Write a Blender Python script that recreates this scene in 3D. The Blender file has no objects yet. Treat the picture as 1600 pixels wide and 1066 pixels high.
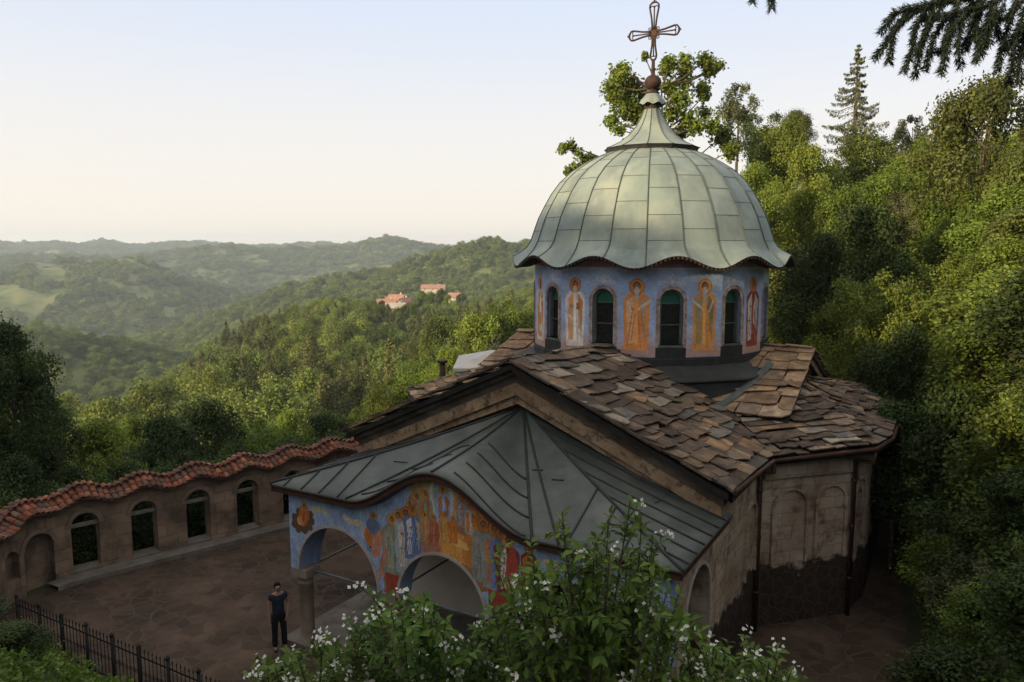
import bpy, math, random
import numpy as np
from mathutils import Vector, Matrix
random.seed(7)
RNG = np.random.default_rng(11)
R = math.radians
S = bpy.context.scene
COL = S.collection

# ------------------------------------------------------------------ camera, world, sun, exposure
CAMZ = 9.5
PITCH = math.atan(145/1200.0)
cam = bpy.data.cameras.new('camera'); camo = bpy.data.objects.new('camera', cam); COL.objects.link(camo)
camo.location = (0, 0, CAMZ); camo.rotation_euler = (math.pi/2-PITCH, 0, 0)
cam.lens = 27.0; cam.sensor_width = 36.0; cam.clip_start = 0.05; cam.clip_end = 30000
S.camera = camo
SUN_AZ = R(236); SUN_EL = R(15)
W = bpy.data.worlds.new("World"); S.world = W; W.use_nodes = True
nt = W.node_tree; nt.nodes.clear()
wo = nt.nodes.new('ShaderNodeOutputWorld'); bg = nt.nodes.new('ShaderNodeBackground')
sky = nt.nodes.new('ShaderNodeTexSky'); sky.sky_type = 'NISHITA'; sky.sun_disc = False
sky.sun_elevation = SUN_EL; sky.sun_rotation = SUN_AZ; sky.altitude = 300
sky.air_density = 1.0; sky.dust_density = 2.2; sky.ozone_density = 1.0
tc = nt.nodes.new('ShaderNodeTexCoord'); sep = nt.nodes.new('ShaderNodeSeparateXYZ')
nt.links.new(tc.outputs['Generated'], sep.inputs[0])
rmp = nt.nodes.new('ShaderNodeValToRGB')
e = rmp.color_ramp.elements
e[0].position = 0.0; e[0].color = (8.0, 7.1, 6.1, 1)
e[1].position = 1.0; e[1].color = (8.2, 8.0, 7.7, 1)
e2 = rmp.color_ramp.elements.new(0.16); e2.color = (6.9, 6.75, 6.7, 1)
e3 = rmp.color_ramp.elements.new(0.32); e3.color = (5.3, 6.05, 7.5, 1)
e4 = rmp.color_ramp.elements.new(0.5); e4.color = (7.0, 7.2, 7.7, 1)
nt.links.new(sep.outputs[2], rmp.inputs[0])
mx = nt.nodes.new('ShaderNodeMix'); mx.data_type = 'RGBA'; mx.inputs[0].default_value = 0.90
nt.links.new(sky.outputs[0], mx.inputs[6]); nt.links.new(rmp.outputs[0], mx.inputs[7])
nt.links.new(mx.outputs[2], bg.inputs[0]); bg.inputs[1].default_value = 0.10
nt.links.new(bg.outputs[0], wo.inputs[0])
sl = bpy.data.lights.new('sun', 'SUN'); sl.energy = 5.0; sl.angle = R(1.0); sl.color = (1.0, 0.80, 0.50)
so = bpy.data.objects.new('sun', sl); COL.objects.link(so)
sd = Vector((math.sin(SUN_AZ)*math.cos(SUN_EL), math.cos(SUN_AZ)*math.cos(SUN_EL), math.sin(SUN_EL)))
so.rotation_euler = sd.to_track_quat('Z', 'Y').to_euler(); so.location = (0, 0, 60)
S.view_settings.view_transform = 'Standard'; S.view_settings.look = 'None'
S.view_settings.gamma = 1; S.view_settings.exposure = 0.50
try:
    S.cycles.volume_bounces = 0; S.cycles.max_bounces = 6; S.cycles.transparent_max_bounces = 8
except Exception: pass

# ------------------------------------------------------------------ helpers
CP, SP = math.cos(PITCH), math.sin(PITCH)
def ray(x, y):
    v = y-533.0; fwd = 1200*CP - v*SP; dn = 1200*SP + v*CP
    return (x-800.0)/fwd, dn/fwd
def at(x, y, Y):
    a, b = ray(x, y); return Vector((a*Y, Y, CAMZ-b*Y))
DC = Vector((4.73, 25.74, 0)); YAW = R(30)
def cw(u, w, z=0.0):   # church frame -> world
    return Vector((DC.x+u*math.cos(YAW)+w*math.sin(YAW), DC.y-u*math.sin(YAW)+w*math.cos(YAW), z))
def uw(X, Y):
    dx, dy = X-DC.x, Y-DC.y
    return dx*math.cos(YAW)-dy*math.sin(YAW), dx*math.sin(YAW)+dy*math.cos(YAW)
def pix_uz(x, y, wpl):  # photo pixel -> (u,z) on the plane w = wpl
    a, b = ray(x, y)
    p = cw(0, wpl); cu, su = math.cos(YAW), math.sin(YAW)
    u = (a*p.y-p.x)/(cu+a*su); Y = p.y-u*su
    return u, CAMZ-b*Y

def tag(o, label=None, cat=None, group=None, kind=None):
    if label: o['label'] = label
    if cat: o['category'] = cat
    if group: o['group'] = group
    if kind: o['kind'] = kind
    return o
def empty(name, loc=(0, 0, 0), rz=0.0, parent=None):
    o = bpy.data.objects.new(name, None); COL.objects.link(o); o.location = loc; o.rotation_euler = (0, 0, rz)
    o.empty_display_size = 0.3
    if parent: o.parent = parent
    return o
def linkobj(name, me, parent=None, mat=None):
    o = bpy.data.objects.new(name, me); COL.objects.link(o)
    if parent: o.parent = parent
    if mat:
        me.materials.clear()
        for m in (mat if isinstance(mat, (list, tuple)) else [mat]): me.materials.append(m)
    return o
def np_mesh(name, V, F, C=None, smooth=False):
    """V (n,3), F (m,k) constant k, C per face (m,3)"""
    me = bpy.data.meshes.new(name); V = np.asarray(V, np.float32); F = np.asarray(F, np.int32)
    k = F.shape[1]; m = F.shape[0]
    me.vertices.add(len(V)); me.vertices.foreach_set('co', V.ravel())
    me.loops.add(m*k); me.loops.foreach_set('vertex_index', F.ravel())
    me.polygons.add(m); me.polygons.foreach_set('loop_start', np.arange(0, m*k, k, dtype=np.int32))
    me.polygons.foreach_set('loop_total', np.full(m, k, np.int32))
    if smooth: me.polygons.foreach_set('use_smooth', np.ones(m, bool))
    me.update(calc_edges=True)
    if C is not None:
        C = np.asarray(C, np.float32)
        ca = me.color_attributes.new('Col', 'FLOAT_COLOR', 'CORNER')
        cc = np.ones((m*k, 4), np.float32)
        cc[:, :3] = np.repeat(C, k, axis=0) if len(C) == m else C
        ca.data.foreach_set('color', cc.ravel())
    return me

class MB:
    def __init__(s): s.v = []; s.f = []; s.c = []; s.mi = []; s.col = (1, 1, 1); s.m = 0; s.sm = []; s.smooth = False
    def poly(s, pts, col=None):
        i = len(s.v); s.v += [tuple(p) for p in pts]; s.f.append(tuple(range(i, i+len(pts))))
        s.c.append(col or s.col); s.mi.append(s.m); s.sm.append(s.smooth)
    def face(s, idx, col=None):
        s.f.append(tuple(idx)); s.c.append(col or s.col); s.mi.append(s.m); s.sm.append(s.smooth)
    def box(s, lo, hi, M=None, col=None):
        x0, y0, z0 = lo; x1, y1, z1 = hi
        P = [Vector(p) for p in ((x0, y0, z0), (x1, y0, z0), (x1, y1, z0), (x0, y1, z0), (x0, y0, z1), (x1, y0, z1), (x1, y1, z1), (x0, y1, z1))]
        if M is not None: P = [M@p for p in P]
        i = len(s.v); s.v += [tuple(p) for p in P]
        for f in ((0, 3, 2, 1), (4, 5, 6, 7), (0, 1, 5, 4), (1, 2, 6, 5), (2, 3, 7, 6), (3, 0, 4, 7)): s.face([i+j for j in f], col)
    def prism(s, pts, off, col=None):
        """closed polygon pts (list Vector) extruded by vector off"""
        n = len(pts); i = len(s.v); off = Vector(off)
        s.v += [tuple(p) for p in pts]+[tuple(Vector(p)+off) for p in pts]
        s.face(range(i+n-1, i-1, -1), col); s.face(range(i+n, i+2*n), col)
        for k in range(n): s.face((i+k, i+(k+1) % n, i+n+(k+1) % n, i+n+k), col)
    def tube(s, path, rad, seg=8, cap=True, col=None):
        path = [Vector(p) for p in path]; n = len(path)
        rads = rad if isinstance(rad, (list, tuple)) else [rad]*n
        up = Vector((0, 0, 1)); base = len(s.v); prev = None
        for k, p in enumerate(path):
            d = (path[min(k+1, n-1)]-path[max(k-1, 0)]);
            if d.length < 1e-9: d = Vector((0, 0, 1))
            d.normalize()
            if prev is None:
                a = d.cross(up);
                if a.length < 1e-3: a = d.cross(Vector((1, 0, 0)))
            else: a = prev-d*prev.dot(d)
            a.normalize(); prev = a; b = d.cross(a)
            for j in range(seg):
                t = 2*math.pi*j/seg
                s.v.append(tuple(p+(a*math.cos(t)+b*math.sin(t))*rads[k]))
        sm = s.smooth; s.smooth = seg > 5
        for k in range(n-1):
            for j in range(seg):
                s.face((base+k*seg+j, base+k*seg+(j+1) % seg, base+(k+1)*seg+(j+1) % seg, base+(k+1)*seg+j), col)
        s.smooth = sm
        if cap:
            s.face([base+j for j in range(seg)][::-1], col); s.face([base+(n-1)*seg+j for j in range(seg)], col)
    def lathe(s, prof, seg=32, c=(0, 0), col=None, phase=0.0):
        base = len(s.v); n = len(prof)
        for (r, z) in prof:
            for j in range(seg):
                t = 2*math.pi*j/seg+phase; s.v.append((c[0]+r*math.cos(t), c[1]+r*math.sin(t), z))
        for k in range(n-1):
            for j in range(seg):
                s.face((base+k*seg+j, base+k*seg+(j+1) % seg, base+(k+1)*seg+(j+1) % seg, base+(k+1)*seg+j), col)
    def build(s, name, mat=None, parent=None, kind=None):
        me = bpy.data.meshes.new(name); me.from_pydata(s.v, [], s.f)
        me.polygons.foreach_set('use_smooth', np.array(s.sm, bool)); me.polygons.foreach_set('material_index', np.array(s.mi, np.int32))
        ca = me.color_attributes.new('Col', 'FLOAT_COLOR', 'CORNER')
        n = sum(len(f) for f in s.f); cc = np.ones((n, 4), np.float32)
        cc[:, :3] = np.repeat(np.array(s.c, np.float32), [len(f) for f in s.f], axis=0)
        ca.data.foreach_set('color', cc.ravel())
        o = linkobj(name, me, parent, mat)
        if kind: o['kind'] = kind
        return o

# wall made of vertical strips, with arched openings (c, half width, sill, spring, rise)
def arch_z(op, s):
    c, hw, sill, spr, rise = op
    t = max(0.0, 1-((s-c)/hw)**2); return spr+rise*math.sqrt(t)
def strip_wall(mb, s0, s1, bot, top, d0, d1, openings, P, step=0.25, asg=14):
    """P(s,z,d)->Vector ; bot/top functions of s"""
    ss = set([s0, s1]); k = s0
    while k < s1: ss.add(round(k, 5)); k += step
    for op in openings:
        for j in range(asg+1): ss.add(round(op[0]-op[1]*math.cos(math.pi*j/asg), 5))
    ss = sorted(x for x in ss if s0-1e-6 <= x <= s1+1e-6)
    def slab(a, b, za, zb, ta, tb):
        for d, fl in ((d0, 0), (d1, 1)):
            q = [P(a, za, d), P(b, zb, d), P(b, tb, d), P(a, ta, d)]
            mb.poly(q[::-1] if fl else q)
        mb.poly([P(a, ta, d0), P(b, tb, d0), P(b, tb, d1), P(a, ta, d1)])
        mb.poly([P(a, za, d1), P(b, zb, d1), P(b, zb, d0), P(a, za, d0)])
    for a, b in zip(ss[:-1], ss[1:]):
        if b-a < 1e-4: continue
        m = (a+b)/2; hit = None
        for op in openings:
            if abs(m-op[0]) < op[1]: hit = op
        if hit is None: slab(a, b, bot(a), bot(b), top(a), top(b))
        else:
            if hit[2] > bot(m)+1e-3: slab(a, b, bot(a), bot(b), hit[2], hit[2])
            slab(a, b, arch_z(hit, a), arch_z(hit, b), top(a), top(b))
    for op in openings:
        for sg in (-1, 1):
            s = op[0]+sg*op[1]; z0 = max(op[2], bot(s))
            q = [P(s, z0, d0), P(s, z0, d1), P(s, op[3], d1), P(s, op[3], d0)]
            mb.poly(q if sg > 0 else q[::-1])
    for s in (s0, s1):
        mb.poly([P(s, bot(s), d0), P(s, bot(s), d1), P(s, top(s), d1), P(s, top(s), d0)])
def arch_ring(mb, op, d0, d1, wd, P, full=True, seg=18):
    c, hw, sill, spr, rise = op
    pi, po = [], []
    if full: pi.append((c-hw, sill)); po.append((c-hw-wd, sill))
    for j in range(seg+1):
        t = math.pi-math.pi*j/seg
        pi.append((c+hw*math.cos(t), spr+rise*math.sin(t))); po.append((c+(hw+wd)*math.cos(t), spr+(rise+wd)*math.sin(t)))
    if full: pi.append((c+hw, sill)); po.append((c+hw+wd, sill))
    for k in range(len(pi)-1):
        a, b, A, B = pi[k], pi[k+1], po[k], po[k+1]
        mb.poly([P(*a, d0), P(*b, d0), P(*B, d0), P(*A, d0)])
        mb.poly([P(*A, d0), P(*B, d0), P(*B, d1), P(*A, d1)])
        mb.poly([P(*b, d0), P(*a, d0), P(*a, d1), P(*b, d1)])

# ------------------------------------------------------------------ materials
def pmat(name, c1, c2=None, scale=2.0, rough=0.85, bump=0.0, bscale=20.0, attr=False, detail=6.0, spec=0.2,
         brick=None, lowdark=None, c3=None, s3=0.5, metal=0.0, objrand=0.0, translucent=0.0, fac=(0.35, 0.65), streak=False):
    m = bpy.data.materials.new(name); m.use_nodes = True; n = m.node_tree.nodes; L = m.node_tree.links
    b = n['Principled BSDF']; b.inputs['Roughness'].default_value = rough; b.inputs['Metallic'].default_value = metal
    b.inputs['Specular IOR Level'].default_value = spec
    geo = n.new('ShaderNodeNewGeometry')
    def noise(sc, det=detail, vec=None):
        t = n.new('ShaderNodeTexNoise'); t.inputs['Scale'].default_value = sc; t.inputs['Detail'].default_value = det
        t.inputs['Roughness'].default_value = 0.6
        L.new(vec or geo.outputs['Position'], t.inputs['Vector']); return t.outputs[0]
    def ramp(v, a, c):
        r = n.new('ShaderNodeMapRange'); r.inputs[1].default_value = a; r.inputs[2].default_value = c
        L.new(v, r.inputs[0]); return r.outputs[0]
    def mix(f, A, B, mode='MIX'):
        x = n.new('ShaderNodeMix'); x.data_type = 'RGBA'; x.blend_type = mode
        if isinstance(f, float): x.inputs[0].default_value = f
        else: L.new(f, x.inputs[0])
        for s_, q in ((6, A), (7, B)):
            if isinstance(q, tuple): x.inputs[s_].default_value = (*q, 1)
            else: L.new(q, x.inputs[s_])
        return x.outputs[2]
    c2 = c2 or tuple(v*0.6 for v in c1)
    vec = None
    if streak:
        mp = n.new('ShaderNodeMapping'); mp.inputs['Scale'].default_value = (1, 1, 0.18); L.new(geo.outputs['Position'], mp.inputs[0]); vec = mp.outputs[0]
    col = mix(ramp(noise(scale, vec=vec), *fac), c1, c2)
    if c3: col = mix(ramp(noise(s3, 4), 0.5, 0.66), col, c3)
    if brick:
        cr = n.new('ShaderNodeVectorMath'); cr.operation = 'CROSS_PRODUCT'; L.new(geo.outputs['Position'], cr.inputs[0]); L.new(geo.outputs['Normal'], cr.inputs[1])
        s1 = n.new('ShaderNodeSeparateXYZ'); L.new(cr.outputs[0], s1.inputs[0]); s2 = n.new('ShaderNodeSeparateXYZ'); L.new(geo.outputs['Position'], s2.inputs[0])
        cb = n.new('ShaderNodeCombineXYZ'); L.new(s1.outputs[2], cb.inputs[0]); L.new(s2.outputs[2], cb.inputs[1])
        ad = n.new('ShaderNodeVectorMath'); ad.operation = 'MULTIPLY_ADD'
        nn = n.new('ShaderNodeTexNoise'); nn.inputs['Scale'].default_value = 1.3; L.new(geo.outputs['Position'], nn.inputs[0])
        L.new(nn.outputs[1], ad.inputs[0]); ad.inputs[1].default_value = (0.16, 0.12, 0); L.new(cb.outputs[0], ad.inputs[2])
        bt = n.new('ShaderNodeTexBrick'); L.new(ad.outputs[0], bt.inputs[0]); bt.inputs['Scale'].default_value = 1.0
        bt.inputs['Brick Width'].default_value = brick[0]; bt.inputs['Row Height'].default_value = brick[1]
        bt.inputs['Mortar Size'].default_value = brick[2]; bt.inputs['Mortar Smooth'].default_value = 0.4; bt.inputs['Bias'].default_value = 0
        bt.inputs['Color1'].default_value = (1, 1, 1, 1); bt.inputs['Color2'].default_value = (0.62, 0.60, 0.58, 1); bt.inputs['Mortar'].default_value = (*brick[3], 1)
        col = mix(brick[4], col, mix(1.0, col, bt.outputs[0], 'MULTIPLY'))
    if lowdark:   # (z, width, colour): rubble plinth showing under lost plaster
        s3_ = n.new('ShaderNodeSeparateXYZ'); L.new(geo.outputs['Position'], s3_.inputs[0])
        ma = n.new('ShaderNodeMath'); ma.operation = 'MULTIPLY_ADD'; L.new(noise(0.9, 5), ma.inputs[0]); ma.inputs[1].default_value = lowdark[1]; L.new(s3_.outputs[2], ma.inputs[2])
        vr = n.new('ShaderNodeTexVoronoi'); vr.inputs['Scale'].default_value = 3.2; L.new(geo.outputs['Position'], vr.inputs[0])
        vr2 = n.new('ShaderNodeTexVoronoi'); vr2.feature = 'DISTANCE_TO_EDGE'; vr2.inputs['Scale'].default_value = 3.2; L.new(geo.outputs['Position'], vr2.inputs[0])
        st = mix(ramp(vr2.outputs[0], 0.02, 0.09), tuple(v*1.25 for v in lowdark[2]), mix(ramp(noise(5), 0.3, 0.7), lowdark[2], tuple(v*0.5 for v in lowdark[2])))
        col = mix(ramp(ma.outputs[0], lowdark[0], lowdark[0]+0.12), st, col)
    if attr:
        a = n.new('ShaderNodeVertexColor'); a.layer_name = 'Col'; col = mix(1.0, col, a.outputs[0], 'MULTIPLY')
    if objrand:
        oi = n.new('ShaderNodeObjectInfo'); hs = n.new('ShaderNodeHueSaturation')
        r1 = n.new('ShaderNodeMapRange'); r1.inputs[3].default_value = 1-objrand; r1.inputs[4].default_value = 1+objrand; L.new(oi.outputs['Random'], r1.inputs[0])
        mm = n.new('ShaderNodeMath'); mm.operation = 'MULTIPLY'; mm.inputs[1].default_value = 7.31; L.new(oi.outputs['Random'], mm.inputs[0])
        fr = n.new('ShaderNodeMath'); fr.operation = 'FRACT'; L.new(mm.outputs[0], fr.inputs[0])
        r2 = n.new('ShaderNodeMapRange'); r2.inputs[3].default_value = 0.486; r2.inputs[4].default_value = 0.512; L.new(fr.outputs[0], r2.inputs[0])
        L.new(r1.outputs[0], hs.inputs['Value']); L.new(r2.outputs[0], hs.inputs['Hue']); L.new(col, hs.inputs['Color']); col = hs.outputs[0]
    L.new(col, b.inputs['Base Color'])
    if bump:
        bm = n.new('ShaderNodeBump'); bm.inputs['Strength'].default_value = bump; bm.inputs['Distance'].default_value = 0.03
        hv = noise(bscale)
        L.new(hv, bm.inputs['Height']); L.new(bm.outputs[0], b.inputs['Normal'])
    if translucent:
        tr = n.new('ShaderNodeBsdfTranslucent'); L.new(col, tr.inputs[0]); ms = n.new('ShaderNodeMixShader'); ms.inputs[0].default_value = translucent
        L.new(b.outputs[0], ms.inputs[1]); L.new(tr.outputs[0], ms.inputs[2]); L.new(ms.outputs[0], n['Material Output'].inputs[0])
    return m

M = {}
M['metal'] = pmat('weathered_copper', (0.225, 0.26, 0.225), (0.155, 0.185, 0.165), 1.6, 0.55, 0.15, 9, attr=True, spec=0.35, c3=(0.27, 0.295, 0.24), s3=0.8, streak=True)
M['metal_shaded'] = pmat('shaded_copper', (0.070, 0.078, 0.066), (0.042, 0.048, 0.042), 1.5, 0.5, 0.15, 8, attr=True, spec=0.35, c3=(0.095, 0.10, 0.085), s3=0.7)  # same metal as the dome, with the porch's shade put into the colour
M['seam'] = pmat('dark_seam', (0.035, 0.036, 0.032), None, 4, 0.6)
M['seam_green'] = pmat('green_seam', (0.10, 0.115, 0.10), None, 4, 0.6)
M['slab'] = pmat('roof_slab', (1.0, 1.0, .97), (0.48, 0.46, 0.45), 3.6, 0.95, 0.9, 11, attr=True, c3=(1.35, 1.25, 1.08), s3=2.2, fac=(.3, .7))
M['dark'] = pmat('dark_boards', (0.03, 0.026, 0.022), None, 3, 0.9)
M['cornice'] = pmat('cornice_plaster', (0.36, 0.25, 0.15), (0.22, 0.14, 0.08), 2.2, 0.9, 0.5, 16, c3=(0.10, 0.06, 0.04), s3=6)
M['plaster'] = pmat('side_plaster', (0.47, 0.39, 0.295), (0.31, 0.23, 0.16), 1.1, 0.95, 0.6, 9, brick=(0.62, 0.33, 0.016, (0.55, 0.48, 0.42), 0.75), lowdark=(2.35, 1.9, (0.050, 0.034, 0.025)), c3=(0.19, 0.12, 0.08), s3=2.3)
M['front'] = pmat('front_plaster', (0.76, 0.66, 0.56), (0.66, 0.55, 0.46), 1.3, 0.9, 0.2, 8)
M['gablewall'] = pmat('gable_stone', (0.17, 0.13, 0.095), (0.08, 0.06, 0.045), 1.6, 0.95, 0.6, 9, brick=(0.5, 0.3, 0.02, (0.5, 0.5, 0.5), 0.5))
M['blue'] = pmat('blue_paint', (0.23, 0.30, 0.46), (0.18, 0.23, 0.35), 2.5, 0.85, 0.2, 12, attr=True)
M['mural'] = pmat('mural_paint', (1.04, 1.03, 1.0), (0.88, 0.86, 0.83), 3.0, 0.85, 0.15, 20, attr=True)
M['trim'] = pmat('pale_trim', (0.42, 0.38, 0.36), (0.30, 0.25, 0.22), 4, 0.9)
M['wintrim'] = pmat('window_trim', (0.45, 0.38, 0.33), (0.22, 0.13, 0.10), 7, 0.9)
M['stonecol'] = pmat('column_stone', (0.26, 0.20, 0.15), (0.18, 0.135, 0.10), 3, 0.85, 0.3, 12)
M['glass'] = pmat('dark_glass', (0.018, 0.020, 0.017), (0.010, 0.011, 0.010), 3, 0.25, spec=0.5)
M['greenglass'] = pmat('green_glass', (0.012, 0.12, 0.075), (0.01, 0.085, 0.055), 3, 0.3, spec=0.5)
M['bar'] = pmat('window_bar', (0.12, 0.13, 0.11), None, 4, 0.6)
M['pipe'] = pmat('brown_pipe', (0.07, 0.032, 0.022), (0.05, 0.025, 0.018), 3, 0.5)
M['rust'] = pmat('rusty_iron', (0.075, 0.038, 0.026), (0.03, 0.02, 0.016), 8, 0.7)
M['steel'] = pmat('tie_rod', (0.16, 0.18, 0.18), None, 4, 0.5)
M['ashlar'] = pmat('courtyard_wall_stone', (0.27, 0.19, 0.13), (0.15, 0.105, 0.072), 1.2, 0.95, 0.6, 8, brick=(0.62, 0.34, 0.018, (0.55, 0.5, 0.46), 0.75), c3=(0.11, 0.085, 0.065), s3=1.2)
M['archstone'] = pmat('arch_stone', (0.22, 0.155, 0.105), (0.13, 0.09, 0.065), 3, 0.95, 0.5, 9)
M['wood'] = pmat('grey_wood', (0.22, 0.19, 0.15), (0.12, 0.10, 0.08), 5, 0.9)
M['tile'] = pmat('clay_tile', (1, 1, 1), (0.55, 0.5, 0.48), 4, 0.9, 0.4, 14, attr=True)
M['paving'] = pmat('paving', (0.068, 0.043, 0.029), (0.032, 0.022, 0.016), 0.55, 0.95, 0.4, 5, c3=(0.09, 0.058, 0.039), s3=0.35)
M['soil'] = pmat('hill_soil', (0.045, 0.055, 0.02), (0.03, 0.028, 0.015), 0.8, 1.0)
M['kerb'] = pmat('kerb_stone', (0.17, 0.145, 0.12), (0.10, 0.085, 0.07), 2, 0.95, 0.4, 9)
def leafmat(name, c1, c2, tr=0.35, rnd=0.22): return pmat(name, c1, c2, 1.2, 0.6, attr=True, objrand=rnd, translucent=tr, spec=0.25)
M['leaf'] = leafmat('green_leaves', (0.150, 0.190, 0.026), (0.100, 0.138, 0.018))
M['leafdark'] = leafmat('dark_leaves', (0.045, 0.070, 0.014), (0.030, 0.048, 0.010))
M['leafolive'] = leafmat('olive_leaves', (0.140, 0.165, 0.034), (0.095, 0.115, 0.024))
M['leafpale'] = leafmat('pale_leaves', (0.14, 0.145, 0.06), (0.09, 0.10, 0.035))
M['leafbush'] = leafmat('shrub_leaves', (0.105, 0.165, 0.022), (0.065, 0.115, 0.016), 0.3, 0.06)
M['needle'] = pmat('silhouette_spruce_needles', (0.016, 0.026, 0.014), (0.010, 0.016, 0.009), 6, 0.6, attr=True)  # near black: backlit silhouette put into the needle colour
M['needlelit'] = pmat('sunlit_spruce_needles', (0.13, 0.14, 0.06), (0.09, 0.095, 0.04), 2, 0.7, attr=True)  # paler needles: sunlight on the tall spruce put into the colour
M['bark'] = pmat('bark', (0.11, 0.085, 0.062), (0.05, 0.04, 0.03), 5, 0.95, 0.5, 12)
M['petal'] = pmat('white_petals', (0.82, 0.80, 0.74), (0.74, 0.72, 0.66), 6, 0.7, translucent=0.3, attr=True)
M['forest'] = leafmat('forest_leaves', (0.180, 0.220, 0.040), (0.128, 0.165, 0.030), 0.25, 0.32)
M['forestpine'] = leafmat('forest_pine_needles', (0.120, 0.130, 0.038), (0.085, 0.090, 0.028), 0.2, 0.3)

# ------------------------------------------------------------------ terrain
def ss(x, a, b):
    t = np.clip((x-a)/(b-a), 0, 1); return t*t*(3-2*t)
def fbm(x, y, s, seed=0, octv=4):
    r = np.zeros_like(x, dtype=float); a = 1.0
    rg = np.random.default_rng(100+seed)
    for o in range(octv):
        for k in range(3):
            an = rg.uniform(0, 6.28); f = (1.9**o)/s*rg.uniform(0.7, 1.3); p = rg.uniform(0, 6.28)
            r += a*np.sin((x*math.cos(an)+y*math.sin(an))*f*6.28+p+1.3*np.sin((x*math.sin(an)-y*math.cos(an))*f*3.1+p))/3
        a *= 0.5
    return r
LAY = [ # (distance, [(photo x, photo y of its crest)])
 (110, [(-600, 800), (0, 770), (200, 745), (600, 700), (1000, 640), (1700, 600)]),
 (380, [(-600, 780), (0, 725), (100, 712), (180, 672), (215, 630), (270, 592), (330, 552), (420, 510), (500, 485), (560, 489), (640, 502), (720, 492), (830, 465), (1000, 450), (1700, 430)]),
 (560, [(-600, 820), (0, 760), (100, 735), (180, 700), (215, 665), (270, 625), (330, 590), (420, 545), (500, 520), (600, 525), (720, 520), (830, 490), (1700, 470)]),
 (750, [(-600, 520), (0, 516), (100, 521), (180, 535), (240, 551), (300, 585), (400, 560), (500, 540), (700, 530), (830, 500), (1700, 480)]),
 (900, [(-600, 545), (0, 540), (100, 548), (200, 562), (260, 560), (330, 545), (450, 500), (600, 470), (700, 455), (830, 440), (1700, 430)]),
 (1150, [(-600, 530), (0, 520), (100, 518), (200, 530), (300, 512), (400, 472), (450, 448), (560, 434), (640, 412), (720, 383), (760, 380), (830, 386), (1000, 400), (1700, 400)]),
 (1400, [(-600, 540), (0, 530), (100, 528), (200, 540), (300, 530), (400, 500), (560, 470), (700, 430), (830, 430), (1700, 430)]),
 (1900, [(-600, 455), (0, 432), (60, 420), (205, 406), (240, 416), (300, 442), (350, 458), (450, 470), (600, 470), (830, 440), (1700, 430)]),
 (2200, [(-600, 465), (0, 445), (205, 430), (300, 450), (450, 465), (600, 450), (830, 430), (1700, 420)]),
 (2800, [(-600, 397), (0, 402), (200, 406), (250, 399), (350, 387), (450, 391), (545, 387), (575, 378), (600, 373), (625, 374), (650, 379), (700, 391), (760, 396), (1700, 396)]),
 (3400, [(-600, 410), (0, 415), (300, 405), (600, 400), (1700, 405)]),
 (4600, [(-600, 380), (0, 379), (40, 384), (90, 378), (130, 383), (165, 376), (205, 385), (300, 380), (400, 386), (500, 382), (600, 384), (750, 387), (830, 379), (1000, 385), (1700, 385)]),
 (5400, [(-600, 400), (1700, 400)]),
]
LR = np.array([l[0] for l in LAY], float)
def Hgt(X, Y):
    X = np.asarray(X, float); Y = np.asarray(Y, float)
    shp = X.shape; X = X.ravel(); Y = Y.ravel()
    dx, dy = X-DC.x, Y-DC.y; cu, su = math.cos(YAW), math.sin(YAW)
    u = dx*cu-dy*su; w = dx*su+dy*cu
    d1 = -15.4-w
    dq = (X-9.3)*math.cos(R(24))-(Y-16.8)*math.sin(R(24))
    d2 = np.where(w > -16, dq*2.2, dq*1.2)
    e3 = X*math.cos(R(9))-Y*math.sin(R(9))
    d3 = np.minimum(w-11.0, e3+3)*1.0
    d = np.maximum(np.maximum(d1, d2), np.maximum(d3, 0))
    rise = np.where(d < 9.5, 0.83*d, 7.9+0.38*(d-9.5)); rise = np.minimum(rise, 17)
    e = (X+12.76)*(-0.666)+(Y-21.2)*0.746
    e = np.maximum(e, -14.6-X)
    drop = np.clip((e-1.0), 0, 200)*0.42*np.where(d3 > 0, 0.0, 1.0)*ss(w, -24.0, -15.0)
    near = rise-drop
    near = np.where((d <= 0) & (e < 1.0), -0.02, near)
    r = np.hypot(X, Y); az = np.arctan2(X, Y)
    xs = 800+1200*np.tan(np.clip(az, -R(48), R(37)))
    zs = []
    for (rr, c) in LAY:
        cx = [q[0] for q in c]; cy = [q[1] for q in c]
        yy = np.interp(xs, cx, cy); v = yy-533.0
        b = (1200*SP+v*CP)/(1200*CP-v*SP); zs.append(CAMZ-b*rr*np.cos(np.clip(az, -R(48), R(37))))
    zs = np.array(zs)-np.array([4.0]+[6.5]*(len(LAY)-1))[:, None]; far = np.zeros_like(X)
    k = np.clip(np.searchsorted(LR, r)-1, 0, len(LR)-2)
    t = np.clip((r-LR[k])/(LR[k+1]-LR[k]), 0, 1); t = t*t*(3-2*t)
    ii = np.arange(len(X)); far = zs[k, ii]*(1-t)+zs[k+1, ii]*t
    far = far+fbm(X, Y, 260.0, 3)*np.clip((r-150)/1500, 0, 1)*14
    behind = ss(np.abs(az), R(60), R(100))
    far = far*(1-behind)+(12+r*0.01)*behind
    f = ss(r, 55, 110)
    return (near*(1-f)+far*f).reshape(shp)
def H1(x, y): return float(Hgt(np.array([x]), np.array([y]))[0])

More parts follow.
